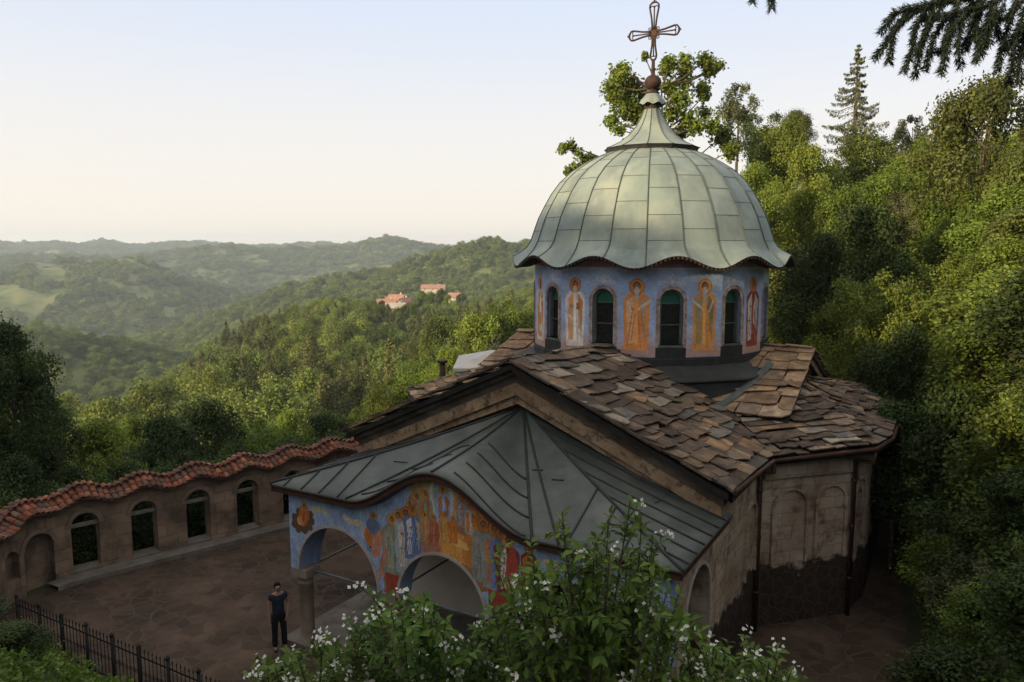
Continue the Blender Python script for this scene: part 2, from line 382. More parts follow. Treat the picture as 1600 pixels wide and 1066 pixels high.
# one ground sheet, polar, reaching past the farthest ridge
azs = np.concatenate([np.linspace(-180, -46, 34)[:-1], np.linspace(-46, 40, 216), np.linspace(40, 180, 36)[1:]])*math.pi/180
rs = np.concatenate([[0.0, 1, 2, 3.5], np.linspace(5, 60, 111), np.geomspace(62, 5500, 130)])
A_, R_ = np.meshgrid(azs, rs); GX = R_*np.sin(A_); GY = R_*np.cos(A_)
GZ = Hgt(GX, GY)
na, nr = len(azs), len(rs)
V = np.stack([GX.ravel(), GY.ravel(), GZ.ravel()], 1)
i, j = np.meshgrid(np.arange(nr-1), np.arange(na-1), indexing='ij'); q = (i*na+j).ravel()
F = np.stack([q, q+1, q+na+1, q+na], 1)
me = np_mesh('ground', V, F, smooth=True)
def meadowmat():
    m = pmat('meadow_ground', (0.135, 0.155, 0.045), (0.06, 0.09, 0.025), 0.02, 1.0, c3=(0.18, 0.17, 0.07), s3=0.012, fac=(0.45, 0.6))
    return m
ground = linkobj('ground', me, None, [meadowmat()]); tag(ground, kind='structure')
me.materials.append(M['soil'])
rc = np.hypot(GX, GY); fr = rc.ravel()[q]
me.polygons.foreach_set('material_index', (fr < 100).astype(np.int32)); me.update()
GZMIN = float(GZ.min())

# haze: one closed box of even, thin air round the camera and everything built
def haze_box():
    mb = MB(); mb.box((-5700, -5700, GZMIN-3), (5700, 5700, float(max(GZ.max()+26, 70))))
    m = bpy.data.materials.new('haze'); m.use_nodes = True; n = m.node_tree.nodes; n.clear(); o = n.new('ShaderNodeOutputMaterial'); v = n.new('ShaderNodeVolumePrincipled')
    v.inputs['Color'].default_value = (.80, .91, 1.0, 1); v.inputs['Density'].default_value = 0.00014; v.inputs['Anisotropy'].default_value = 0.25
    m.node_tree.links.new(v.outputs[0], o.inputs['Volume']); tag(mb.build('haze', m), kind='stuff')
haze_box()

# ------------------------------------------------------------------ painter (pigment only): a canvas of flat colours sampled by a fine grid of faces
class Canvas:
    def __init__(s, x0, x1, z0, z1, res):
        s.nx = max(2, int((x1-x0)/res)); s.nz = max(2, int((z1-z0)/res)); s.x0, s.x1, s.z0, s.z1 = x0, x1, z0, z1
        xs = x0+(np.arange(s.nx)+0.5)*(x1-x0)/s.nx; zs = z0+(np.arange(s.nz)+0.5)*(z1-z0)/s.nz
        s.X, s.Z = np.meshgrid(xs, zs); s.C = np.zeros((s.nz, s.nx, 3)); s.keep = np.ones((s.nz, s.nx), bool)
    def fill(s, col): s.C[:] = col
    def blend(s, m, col): m = m[..., None]; s.C = s.C*(1-m)+np.array(col)*m
    def ell(s, cx, cz, rx, rz, col, ang=0.0, soft=0.12):
        dx, dz = s.X-cx, s.Z-cz; c, n = math.cos(ang), math.sin(ang)
        d = np.sqrt(((dx*c+dz*n)/rx)**2+((-dx*n+dz*c)/rz)**2); s.blend(np.clip((1-d)/soft+0.5, 0, 1), col)
    def ring(s, cx, cz, rx, rz, t, col):
        d = np.sqrt(((s.X-cx)/rx)**2+((s.Z-cz)/rz)**2); s.blend(np.clip(1-np.abs(d-1)/t, 0, 1), col)
    def quad(s, pts, col):
        m = np.ones_like(s.X, bool); n = len(pts)
        ar = sum(pts[i][0]*pts[(i+1) % n][1]-pts[(i+1) % n][0]*pts[i][1] for i in range(n)); sg = 1 if ar > 0 else -1
        for i in range(n):
            (ax, az), (bx, bz) = pts[i], pts[(i+1) % n]; m &= sg*((bx-ax)*(s.Z-az)-(bz-az)*(s.X-ax)) >= 0
        s.blend(m.astype(float), col)
    def line(s, a, b, w, col):
        ax, az = a; bx, bz = b; L2 = (bx-ax)**2+(bz-az)**2+1e-9
        t = np.clip(((s.X-ax)*(bx-ax)+(s.Z-az)*(bz-az))/L2, 0, 1); d = np.hypot(s.X-ax-t*(bx-ax), s.Z-az-t*(bz-az))
        s.blend(np.clip((w-d)/(0.35*w)+0.3, 0, 1), col)
    def mottle(s, amp, sc, seed):
        n = fbm(s.X+seed*3.1, s.Z*0.8+seed, sc, seed, 4); s.C *= (1+amp*n)[..., None]
    def build(s, name, P, d, parent, mat):
        gx = np.linspace(s.x0, s.x1, s.nx+1); gz = np.linspace(s.z0, s.z1, s.nz+1)
        o = np.array(P(0, 0, d)); ex = np.array(P(1, 0, d))-o; ez = np.array(P(0, 1, d))-o
        GXX, GZZ = np.meshgrid(gx, gz)
        V = o+GXX.ravel()[:, None]*ex+GZZ.ravel()[:, None]*ez
        i, j = np.meshgrid(np.arange(s.nz), np.arange(s.nx), indexing='ij'); q = (i*(s.nx+1)+j)[s.keep]
        F = np.stack([q, q+1, q+s.nx+2, q+s.nx+1], 1)
        me = np_mesh(name, V, F, np.clip(s.C[s.keep], 0, 0.9)); return linkobj(name, me, parent, mat)

BLUE = (.29, .37, .54); ORANGE = (.52, .17, .04); GOLD = (.56, .27, .07); SKIN = (.30, .15, .08); WHITE = (.56, .51, .46); PINK = (.46, .28, .22)
RED = (.33, .06, .035); GREEN = (.23, .26, .19); BROWN = (.12, .055, .03); DRED = (.22, .05, .03)
def figure(c, x, zt, h, robe, over=None, halo=GOLD, beard=None, scroll=False, wd=1.0):
    """standing painted figure: top of halo at zt, height h"""
    r = h*0.105
    hz = zt-r
    # robe: shoulders, body, hem
    c.quad([(x-.085*h*wd, zt-.20*h), (x+.085*h*wd, zt-.20*h), (x+.155*h*wd, zt-.36*h), (x+.135*h*wd, zt-h), (x-.135*h*wd, zt-h), (x-.155*h*wd, zt-.36*h)], robe)
    c.ell(x, zt-.33*h, .155*h*wd, .15*h, robe)
    if over:
        c.quad([(x-.15*h, zt-.33*h), (x-.04*h, zt-.22*h), (x-.02*h, zt-.9*h), (x-.12*h, zt-.92*h)], over)
        c.quad([(x+.15*h, zt-.33*h), (x+.05*h, zt-.22*h), (x+.07*h, zt-.7*h), (x+.13*h, zt-.8*h)], tuple(v*.75 for v in over))
    for k in range(5):
        xx = x+(-.09+.045*k)*h; c.line((xx*.6+x*.4, zt-(.42+.1*(k%2))*h), (xx+.02*h*(k-2), zt-(.98-.12*(k%3))*h), .007*h, tuple(v*.70 for v in robe))
    c.line((x-.13*h, zt-.62*h), (x+.12*h, zt-.64*h), .006*h, tuple(v*.6 for v in robe))
    c.ell(x, hz, r, r, halo); c.ring(x, hz, r, r, .12, tuple(v*.5 for v in halo))
    c.ell(x, hz+.008*h, .052*h, .062*h, BROWN); c.ell(x, hz-.008*h, .040*h, .052*h, SKIN)
    c.ell(x-.014*h, hz+.002*h, .007*h, .006*h, (.05, .03, .02)); c.ell(x+.014*h, hz+.002*h, .007*h, .006*h, (.05, .03, .02))
    c.line((x, hz), (x, hz-.02*h), .004*h, (.16, .08, .05))
    if beard: c.ell(x, hz-.055*h, .036*h, .055*h, beard)
    c.ell(x-.07*h, zt-.42*h, .03*h, .022*h, SKIN); c.ell(x+.06*h, zt-.40*h, .03*h, .022*h, SKIN)
    W2 = tuple(v*.9 for v in WHITE)
    if scroll:
        m = -1 if scroll < 0 else 1
        if abs(scroll) == 1:
            c.line((x+m*.0*h, zt-.44*h), (x+m*.09*h, zt-.37*h), .017*h, W2); c.line((x+m*.09*h, zt-.37*h), (x+m*.20*h, zt-.29*h), .020*h, W2); c.line((x-m*.13*h, zt-.31*h), (x-m*.07*h, zt-.46*h), .013*h, W2)
            c.quad([(x-.03*h, zt-.21*h), (x+.03*h, zt-.21*h), (x+.015*h, zt-.33*h), (x-.015*h, zt-.33*h)], (.40, .38, .34))
        elif scroll == 2:
            c.line((x+.06*h, zt-.36*h), (x+.02*h, zt-.52*h), .022*h, W2); c.line((x+.02*h, zt-.52*h), (x+.05*h, zt-.66*h), .018*h, W2)
        else:
            c.line((x-.13*h, zt-.34*h), (x-.15*h, zt-.52*h), .018*h, W2); c.line((x-.15*h, zt-.52*h), (x-.06*h, zt-.60*h), .018*h, W2); c.quad([(x+.03*h, zt-.36*h), (x+.10*h, zt-.38*h), (x+.09*h, zt-.47*h), (x+.02*h, zt-.45*h)], (.35, .10, .05))
    # book bands and crosses worked in the robe
    c.line((x, zt-.34*h), (x, zt-.90*h), .026*h, tuple(min(.8, v*1.3) for v in robe))

# ------------------------------------------------------------------ stone slab roofing
SLABC = [(.235, .170, .120), (.155, .110, .082), (.10, .072, .055), (.27, .17, .10), (.18, .14, .11), (.13, .092, .068), (.22, .15, .10), (.33, .27, .21), (.11, .078, .06), (.14, .10, .074), (.17, .15, .13)]
def clip_poly(sub, clip):
    out = sub; n = len(clip)
    ar = sum(clip[i][0]*clip[(i+1) % n][1]-clip[(i+1) % n][0]*clip[i][1] for i in range(n)); sg = 1 if ar > 0 else -1
    for i in range(n):
        a, b = clip[i], clip[(i+1) % n]; inp = out; out = []
        if not inp: return []
        def side(p): return sg*((b[0]-a[0])*(p[1]-a[1])-(b[1]-a[1])*(p[0]-a[0]))
        for k in range(len(inp)):
            p, q_ = inp[k], inp[(k+1) % len(inp)]; sp, sq = side(p), side(q_)
            if sp >= 0: out.append(p)
            if (sp >= 0) != (sq >= 0):
                t = sp/(sp-sq); out.append((p[0]+t*(q_[0]-p[0]), p[1]+t*(q_[1]-p[1])))
    return out
def slab_face(mb, under, pts, eave, rng, expo=0.40, wmin=0.42, wmax=0.95, dark=0.0, grow=0.07, lift=0.05, sun_tone=None):
    """pts: convex planar polygon (u,w,z); eave: index pair giving the eave edge direction"""
    P3 = [Vector(p) for p in pts]
    n = (P3[1]-P3[0]).cross(P3[2]-P3[0]).normalized()
    if n.z < 0: n = -n
    e = (P3[eave[1]]-P3[eave[0]]); e = (e-n*e.dot(n)).normalized(); g = n.cross(e)
    if g.z < 0: g = -g
    O = P3[eave[0]]
    P2 = [((p-O).dot(e), (p-O).dot(g)) for p in P3]
    cx = sum(p[0] for p in P2)/len(P2); cy = sum(p[1] for p in P2)/len(P2)
    G = []
    for p in P2:
        d = math.hypot(p[0]-cx, p[1]-cy); G.append((cx+(p[0]-cx)*(1+grow/d), cy+(p[1]-cy)*(1+grow/d)))
    under.prism([O+e*a+g*b-n*0.05 for a, b in P2], (0, 0, -0.13))
    amin, amax = min(p[0] for p in G), max(p[0] for p in G); bmin, bmax = min(p[1] for p in G), max(p[1] for p in G)
    b = bmin-0.02; row = 0
    while b < bmax:
        a = amin-rng.uniform(0, wmax)
        ex = expo*rng.uniform(0.65, 1.3)
        while a < amax:
            w = rng.uniform(wmin, wmax); L = ex*rng.uniform(1.35, 1.7); j = lambda s_: rng.uniform(-s_, s_)
            bb = b+j(0.10); c1, c2 = rng.uniform(0, .22)*rng.random(), rng.uniform(0, .22)*rng.random()
            q = [(a+.01, bb+L), (a+.01+j(.02), bb+j(.05)+(.2*rng.random() if rng.random() < .3 else 0))]
            if rng.random() < .75: q.append((a+w*rng.uniform(.08, .4), bb+j(.09)-.01))
            if rng.random() < .75: q.append((a+w*rng.uniform(.5, .92), bb+j(.10)-.01))
            q += [(a+w-.012+j(.02), bb+j(.05)+(.2*rng.random() if rng.random() < .3 else 0)), (a+w-.012, bb+L)]
            q = clip_poly(q, G)
            if len(q) >= 3 and abs(sum(q[i][0]*q[(i+1) % len(q)][1]-q[(i+1) % len(q)][0]*q[i][1] for i in range(len(q))))/2 > 0.012:
                th = rng.uniform(.018, .042); up = rng.uniform(.0, .05); tl = j(.035)
                def hh(p): return lift*1.5*(1-(p[1]-bb)/L)+up+tl*(p[0]-a)/w
                c = random.choice(SLABC); k = rng.uniform(.75, 1.2)*(1-dark)
                if sun_tone: c = tuple(c[i]*.5+sun_tone[i]*.5 for i in range(3))  # pulls the slab colour towards a sunlit tan
                c = tuple(v*k for v in c)
                top = [O+e*p[0]+g*p[1]+n*(hh(p)+th+.03*math.sin(p[0]*1.7+1)*math.sin(p[1]*1.3)) for p in q]; bo = [t-n*th for t in top]
                ii = len(mb.v); m_ = len(q); mb.v += [tuple(t) for t in top]+[tuple(t) for t in bo]
                ar = sum(q[i][0]*q[(i+1) % m_][1]-q[(i+1) % m_][0]*q[i][1] for i in range(m_))
                mb.face(range(ii, ii+m_), c); mb.face(range(ii+2*m_-1, ii+m_-1, -1), c)
                for k2 in range(m_): mb.face((ii+k2, ii+m_+k2, ii+m_+(k2+1) % m_, ii+(k2+1) % m_), tuple(v*.8 for v in c))
            a += w
        b += ex; row += 1

# ------------------------------------------------------------------ the church
church = empty('church', DC, -YAW)
tag(church, 'stone church with a green domed drum, painted saints, slab roofs and an arcaded porch', 'church')
RW, RZ, EU, EZ = 0, 6.9, 5.08, 4.64
rng = random.Random(5)
und = MB()
GF = -9.55
SLP = .052
zn = lambda u, w=-9.3: RZ-(RZ-EZ)*abs(u)/EU-SLP*(w-GF if w < 0 else 0.0)
zt = lambda q: 6.42-0.37*abs(q)
for sg in (1, -1):
    rf = MB(); e1 = -5.6
    slab_face(rf, und, [(0, GF, RZ), (EU*sg, GF, EZ), (EU*sg, e1, zn(EU, e1)), (3.9*sg, -3.95, zn(3.9, -3.95)), (0, -3.6, zn(0, -3.6))], (1, 2), rng, expo=.33, wmin=.35, wmax=1.35, dark=.14)  # darker slabs: shading of this slope put into their colour
    rf.build('nave_roof', M['slab'], church); rf = MB()
    slab_face(rf, und, [(0, 3.6, 6.6), (3.9*sg, 3.95, 5.2), (EU*sg, 5.6, EZ-.1), (EU*sg, 10.4, EZ-.1), (0, 10.4, 6.6)], (2, 3), rng, dark=.1)
    rf.build('nave_roof', M['slab'], church)
    rf = MB()
    for sw in (1, -1):
        slab_face(rf, und, [(1.5*sg, 0, 6.42), (5.15*sg, 0, 6.42), (5.15*sg, 3.85*sw, zt(3.85)), (3.7*sg, 3.85*sw, zt(3.85)), (1.5*sg, 2.0*sw, zt(2.0))], (2, 3), rng, expo=.55, wmin=.6, wmax=1.2, dark=-.25, sun_tone=(.30, .19, .105))  # lighter tan slabs: sunlight on the transept put into their colour
    rf.build('transept_roof', M['slab'], church)
    rf = MB()
    AP = [(5.15, -5.75, 4.42), (7.25, -4.0, 4.60), (7.5, -2.7, 4.60), (7.5, 2.7, 4.60), (7.25, 4.0, 4.60), (5.15, 5.75, 4.5)]
    m_ = lambda p: (p[0]*sg, p[1], p[2])
    slab_face(rf, und, [m_((3.85, -3.9, 4.94)), m_(AP[0]), m_(AP[1]), m_((4.95, -.6, 5.42))], (1, 2), rng, expo=.34, wmin=.35, wmax=.9, dark=.05)
    slab_face(rf, und, [m_((4.95, -.4, 5.42)), m_(AP[1]), m_(AP[2])], (1, 2), rng, expo=.34, wmin=.3, wmax=.7, dark=.1)
    slab_face(rf, und, [m_((4.95, 0, 5.42)), m_(AP[2]), m_(AP[3])], (1, 2), rng, expo=.34, wmin=.35, wmax=.8, dark=.1)
    slab_face(rf, und, [m_((4.95, .4, 5.42)), m_(AP[3]), m_(AP[4])], (1, 2), rng, expo=.34, wmin=.3, wmax=.6)
    slab_face(rf, und, [m_((4.95, .6, 5.42)), m_(AP[4]), m_(AP[5]), m_((3.85, 3.9, 5.14))], (1, 2), rng, expo=.34, wmin=.35, wmax=.75)
    rf.build('apse_roof', M['slab'], church)
# verge slabs standing proud along the gable edge
vs = MB()
for sg in (1, -1):
    u = 0.05
    while u < EU-.1:
        w = rng.uniform(.45, .8); a, b = u, min(u+w, EU+.08)
        kk = rng.uniform(.6, .9); c = tuple(v*kk for v in random.choice(SLABC[1:6])); f0 = GF-rng.uniform(.02, .14)
        z = lambda q: zn(q)+.075
        P = [Vector((a*sg, f0, z(a)+.03)), Vector((b*sg, f0+.02, z(b)+.03)), Vector((b*sg, GF+.5, z(b)+.05)), Vector((a*sg, GF+.5, z(a)+.05))]
        if sg < 0: P = P[::-1]
        vs.prism(P, (0, 0, -.055), c); u += w*.93
vs.build('verge_slabs', M['slab'], church)
# transept gable ends (boarded)
for sg in (1, -1):
    tg = MB()
    tg.prism([Vector((4.86*sg, -3.7, zt(3.7)-.16)), Vector((4.86*sg, 0, 6.26)), Vector((4.86*sg, 3.7, zt(3.7)-.16)), Vector((4.86*sg, 3.7, 4.5)), Vector((4.86*sg, -3.7, 4.5))], (-.2*sg, 0, 0))
    for s2 in (1, -1):
        tg.prism([Vector((5.08*sg, 0, 6.30)), Vector((5.08*sg, 3.8*s2, zt(3.8)-.12)), Vector((5.08*sg, 3.8*s2, zt(3.8)-.36)), Vector((5.08*sg, 0, 6.02))], (-.06*sg, 0, 0))
    tg.build('transept_gable', M['cornice'], church)
und.build('roof_decking', M['dark'], church)

# walls
def seg_wall(mb, A, B, z0, z1, th=.5, ops=()):
    A = Vector((*A, 0)); B = Vector((*B, 0)); d = (B-A); L = d.length; d.normalize(); nrm = Vector((d.y, -d.x, 0))
    P = lambda s, z, dd: A+d*s+nrm*dd+Vector((0, 0, z))
    strip_wall(mb, 0, L, lambda s: z0, lambda s: z1, 0, -th, list(ops), P, step=5)
    return P
wm = MB()
half = [(4.7, -8.9), (4.85, -5.7), (6.75, -3.75), (7.05, -2.4), (7.05, 2.4), (6.75, 3.75), (4.85, 5.7), (4.7, 10.0)]
Pfacet = None
for k in range(len(half)-1):
    ops = []
    if k == 2: ops = [(0.7, .22, 2.35, 3.0, .22)]
    if k == 3: ops = [(2.4, .3, 1.8, 2.8, .3)]
    p = seg_wall(wm, half[k], half[k+1], -1.0, 4.4, ops=ops)
    if k == 1: Pfacet = p
    if k == 0: Pside = p
    if k == 2: Pf2 = p
seg_wall(wm, half[-1], (-4.7, 10.0), -1.0, 4.5)
for k in range(len(half)-1, 0, -1): seg_wall(wm, (-half[k][0], half[k][1]), (-half[k-1][0], half[k-1][1]), -1.0, 4.5)
wm.build('church_wall', M['plaster'], church)
# the flat pale band under the eave and the blind arches on the apse
bd = MB()
Lf = math.hypot(1.9, 1.95)
for P, L, a0 in ((Pfacet, Lf, .12), (Pf2, math.hypot(.3, 1.35), .0)):
    a = [P(a0, 3.85, .0), P(L, 3.85, .0), P(L, 4.4, .0), P(a0, 4.4, .0)]
    bd.prism(a, tuple(P(0, 0, .09)-P(0, 0, 0)))
for op in ((.92, .46, 1.6, 3.05, .46), (2.12, .40, 1.6, 3.12, .40)): arch_ring(bd, op, .075, 0.0, .075, Pfacet)
arch_ring(bd, (.66, .34, 1.6, 3.15, .34), .075, 0, .06, Pf2)
arch_ring(bd, (2.55, .40, 1.6, 3.0, .40), .075, 0, .06, Pside)
bd.build('blind_arches', M['plaster'], church)
gl = MB(); gl.poly([Pf2(.4, 2.2, -.3), Pf2(1.0, 2.2, -.3), Pf2(1.0, 3.4, -.3), Pf2(.4, 3.4, -.3)]); gl.build('apse_window_pane', M['glass'], church)
# west gable wall with peak
gw = MB()
strip_wall(gw, -4.7, 4.7, lambda s: -1, lambda s: zn(s)-.2, -8.9, -8.4, [(0.3, .75, 0, 2.1, .01)], lambda s, z, d: Vector((s, d, z)), step=4.7)
gw.build('gable_wall', M['gablewall'], church)
fw = MB(); fw.box((-4.35, -8.93, 0), (-.5, -8.904, 3.75)); fw.box((1.1, -8.93, 0), (4.3, -8.904, 3.75)); fw.box((-.5, -8.93, 2.12), (1.1, -8.904, 3.75))
fw.build('porch_back_wall', M['front'], church)
dr = MB(); dr.box((-.45, -8.7, 0), (1.05, -8.64, 2.1)); dr.build('church_door', M['pipe'], church)
# cornice: dark cove, then lit moulded band
cv = MB()
for sg in (1, -1):
    def band(mb, ztop, zbot, w0, w1, u1, u0=0.0):
        p = [Vector((u0*sg, w0, ztop(u0))), Vector((u1*sg, w0, ztop(u1))), Vector((u1*sg, w0, zbot(u1))), Vector((u0*sg, w0, zbot(u0)))]
        if sg < 0: p = p[::-1]
        mb.prism(p, (0, w1-w0, 0))
    band(cv, lambda u: zn(u)-.2, lambda u: zn(u)-.50, -9.22, -8.898, 4.9)
    band(cv, lambda u: zn(u)-.19, lambda u: zn(u)-.30, -9.36, -9.223, 4.95)
cv.build('verge_cove', M['gablewall'], church)
cn = MB()
for sg in (1, -1):
    band(cn, lambda u: zn(u)-.50, lambda u: zn(u)-.80, -9.30, -8.897, 4.88)
    band(cn, lambda u: zn(u)-.80, lambda u: zn(u)-.90-.12*max(0, 1-u/.9), -9.2, -8.896, 4.8)
cn.build('gable_cornice', M['cornice'], church)
# eave fascia / gutters of side walls
gt = MB()
E1 = [(EU+.08, GF+.1, EZ-.02), (EU+.12, -5.78, 4.38), (7.3, -4.06, 4.55), (7.58, -2.7, 4.55), (7.58, 2.7, 4.55)]
gt.tube([Vector(p) for p in E1], .06, 8)
gt.build('gutter', M['pipe'], church)
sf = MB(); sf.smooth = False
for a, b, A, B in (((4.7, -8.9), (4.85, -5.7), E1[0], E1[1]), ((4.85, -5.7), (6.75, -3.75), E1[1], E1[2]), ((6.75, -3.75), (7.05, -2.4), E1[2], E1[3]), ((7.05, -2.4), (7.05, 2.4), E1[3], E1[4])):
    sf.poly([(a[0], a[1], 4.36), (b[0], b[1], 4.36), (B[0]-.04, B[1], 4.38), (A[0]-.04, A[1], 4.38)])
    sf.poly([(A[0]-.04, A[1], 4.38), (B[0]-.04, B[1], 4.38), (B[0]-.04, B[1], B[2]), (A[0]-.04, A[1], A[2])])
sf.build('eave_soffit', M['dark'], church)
dp = MB(); dp.tube([Vector((5.2, -5.70, 4.4)), Vector((5.2, -5.70, 4.08)), Vector((4.93, -5.88, 4.04)), Vector((4.93, -5.88, -.02))], .055, 8)
for z in (1.0, 2.4, 3.6): dp.tube([Vector((4.93, -5.88, z)), Vector((4.93, -5.88, z+.06))], .075, 8)
dp.build('downpipe', M['pipe'], church)
dp = MB(); dp.tube([Vector((7.28, -4.0, 4.5)), Vector((7.28, -4.0, 4.2)), Vector((6.83, -3.82, 4.15)), Vector((6.83, -3.82, -.02))], .055, 8)
for z in (1.0, 2.4, 3.6): dp.tube([Vector((6.83, -3.82, z)), Vector((6.83, -3.82, z+.06))], .075, 8)
dp.build('downpipe', M['pipe'], church)

# ---- porch
EA, PF, PA = 5.0, -12.25, Vector((0, -8.92, 5.75))
def Eave(u):
    t = (u+.3)/2.35
    return 3.98+(.96*(.5+.5*math.cos(math.pi*t)) if abs(t) < 1 else 0)
NS = 140; NT = 14
def psurf(ue, s, dz=0.0):   # along the front eave
    z = PA.z+s*(Eave(ue)-PA.z)-0.10*math.sin(math.pi*s)*(1-s*.3)
    return Vector((ue*s, PA.y+(PF-PA.y)*s, z+dz))
def pside(w, s, sg, dz=0.0):
    return Vector((EA*sg*s, PA.y+(w-PA.y)*s, PA.z+s*(3.98-PA.z)-0.10*math.sin(math.pi*s)*(1-s*.3)+dz))
pr = MB(); pr.smooth = True
ring = [('f', -EA+2*EA*k/NS) for k in range(NS+1)]
def add_sheet(fn, params):
    b0 = len(pr.v)
    for dz in (0.0, -0.07):
        for p in params:
            for t in range(NT+1): pr.v.append(tuple(fn(p, .02+.98*t/NT, dz)))
    n = len(params)
    rr = random.Random(3)
    for lay in range(2):
        for a in range(n-1):
            for t in range(NT):
                i0 = b0+lay*n*(NT+1)+a*(NT+1)+t; f = (i0, i0+1, i0+NT+2, i0+NT+1)
                pr.face(f if lay == 0 else f[::-1])
    for a in range(n-1):
        i0 = b0+a*(NT+1)+NT; i1 = i0+n*(NT+1); pr.face((i0, i1, i1+NT+1, i0+NT+1))
add_sheet(psurf, [p for _, p in ring])
for sg in (1, -1):
    add_sheet(lambda w, s, dz: pside(w, s, sg, dz), [PF+(PA.y-PF)*k/20 for k in range(21)])
pr.build('porch_roof', M['metal_shaded'], church)
sm = MB()
def seam(pts, r=.022): sm.tube([p+Vector((0, 0, .012)) for p in pts], r, 6)
for u0 in [-4.55, -4.0, -3.45, -2.9, 2.75, 3.3, 3.85, 4.4]:
    pts = []
    smin = abs(u0)/EA
    for k in range(13):
        s = 1-(1-smin)*k/12; pts.append(psurf(u0/s, s))
    seam(pts)
for sg in (1, -1):   # side slopes: seams run down to the side eave
    for w0 in [-11.9, -11.4, -10.9, -10.4, -9.9, -9.4]:
        smin = (PA.y-w0)/(PA.y-PF); pts = []
        for k in range(11):
            s = smin+(1-smin)*k/10; pts.append(pside(PA.y+(w0-PA.y)/s, s, sg))
        seam(pts)
    seam([psurf(EA*sg, .04+.96*k/10) for k in range(11)], .03)   # hips
for ue, r in ((-2.65, .026), (2.05, .03), (2.62, .026), (-.3, .028)):
    seam([psurf(ue, .05+.95*k/14) for k in range(15)], r)
for s0, a, b in ((.92, .1, 1.9), (.78, .1, 2.0), (.64, .1, 2.0), (.5, .1, 2.0), (.86, -2.5, -.7), (.72, -2.5, -.6), (.58, -2.5, -.5)):
    pts = []
    for k in range(15):
        ue = a+(b-a)*k/14; s = s0+(.08*(k/14) if a > 0 else .08*(1-k/14)); pts.append(psurf(ue, min(s, .995)))
    seam(pts, .02)
for ue, s0 in ((-3.7, .62), (3.1, .55), (4.0, .8), (2.3, .5)):
    seam([psurf(ue, s0), psurf(ue+.55, s0-.01)], .012)
for w0 in (-10.6, -9.7): seam([pside(w0, .75, 1), pside(w0+.4, .76, 1)], .012)
sm.build('porch_roof_seams', M['seam'], church)
fa = MB()   # brown fascia and rolled edge under the wavy eave
def fas(path, inn):
    for a, b, A, B in zip(path[:-1], path[1:], inn[:-1], inn[1:]):
        z = Vector((0, 0, 1))
        fa.poly([a-z*.07, b-z*.07, b-z*.19, a-z*.19]); fa.poly([A-z*.19, a-z*.19, b-z*.19, B-z*.19])
    fa.tube([p-Vector((0, 0, .05)) for p in path], .035, 6)
fas([psurf(p, 1)+Vector((0, .03, 0)) for _, p in ring], [Vector((psurf(p, 1).x*.93, -12.0, psurf(p, 1).z)) for _, p in ring])
for sg in (1, -1):
    ws = [PF+(PA.y-PF)*k/8 for k in range(9)]
    fas([pside(w, 1, sg)-Vector((.03*sg, 0, 0)) for w in ws], [Vector((4.7*sg, w, pside(w, 1, sg).z)) for w in ws])
fa.build('porch_fascia', M['pipe'], church)
sp_ = MB(); sp_.tube([Vector((-5.0, -11.9, 3.88)), Vector((-5.35, -11.6, 3.72)), Vector((-6.0, -11.2, 3.55))], .05, 8); sp_.build('rain_spout', M['pipe'], church)

WF = -11.95; WB = -11.5
SPR = 1.86
OPS = [(-3.24, 1.2, -1.0, SPR, 1.24), (-.31, 1.12, -1.0, SPR, 1.20), (2.78, 1.2, -1.0, SPR, 1.24)]
PP = lambda s, z, d: Vector((s, d, z))
wf = MB()
strip_wall(wf, -4.72, 4.7, lambda s: SPR, lambda s: Eave(s)-.1, WF, WB, OPS, PP, step=.2, asg=24)
wf.build('porch_wall', M['blue'], church)
sw = MB()   # left side arch of the porch
strip_wall(sw, -11.49, -8.93, lambda s: SPR, lambda s: 3.86, -4.72, -4.35, [(-10.25, 1.1, -1, SPR, 1.15)], lambda s, z, d: Vector((d, s, z)), step=.5)
sw.build('porch_side_wall', M['blue'], church)
rw = MB()
PR = lambda s, z, d: Vector((4.705+d, s, z))
strip_wall(rw, -11.49, -8.93, lambda s: -.3, lambda s: 3.86, 0, -.4, [(-10.2, .8, 1.0, 2.45, .8)], PR, step=.5)
rw.box((4.3, -11.945, -.3), (4.701, -11.5, SPR-.004))
rw.build('porch_right_wall', M['plaster'], church)
tr = MB(); arch_ring(tr, (-10.2, .8, 1.0, 2.45, .8), .03, -.02, .06, PR); tr.build('side_arch_trim', M['trim'], church)
for op in OPS:
    tr = MB(); o2 = (op[0], op[1], SPR, op[3], op[4]); arch_ring(tr, o2, WF-.022, WF+.1, .065, PP, full=False, seg=30); tr.build('arch_trim', M['trim'], church)
# mural over the front
cvs = Canvas(-4.71, 4.69, SPR+.01, 5.0, .021)
cvs.fill(BLUE); cvs.mottle(.12, 1.5, 2)
topz = np.array([Eave(x)-.12 for x in cvs.X[0]])
cvs.keep = (cvs.Z < topz[None, :])
for op in OPS:
    inside = (np.abs(cvs.X-op[0]) < op[1]+.03) & (cvs.Z < op[3]+(op[4]+.03)*np.sqrt(np.clip(1-((cvs.X-op[0])/(op[1]+.03))**2, 0, 1)))
    cvs.keep &= ~inside
cvs.X = cvs.X+.022*fbm(cvs.X, cvs.Z, .9, 3); cvs.Z = cvs.Z+.02*fbm(cvs.X+9, cvs.Z, .8, 4)
def pz(x, y): return pix_uz(x, y, WF)
def pell(x, y, rx, ry, col, ang=0): u, z = pz(x, y); cvs.ell(u, z, rx/70., ry/66., col, ang)
def pfig(x, y, hpx, robe, **k): u, z = pz(x, y); k.setdefault('wd', 1.35); figure(cvs, u, z, hpx/66., robe, **k)
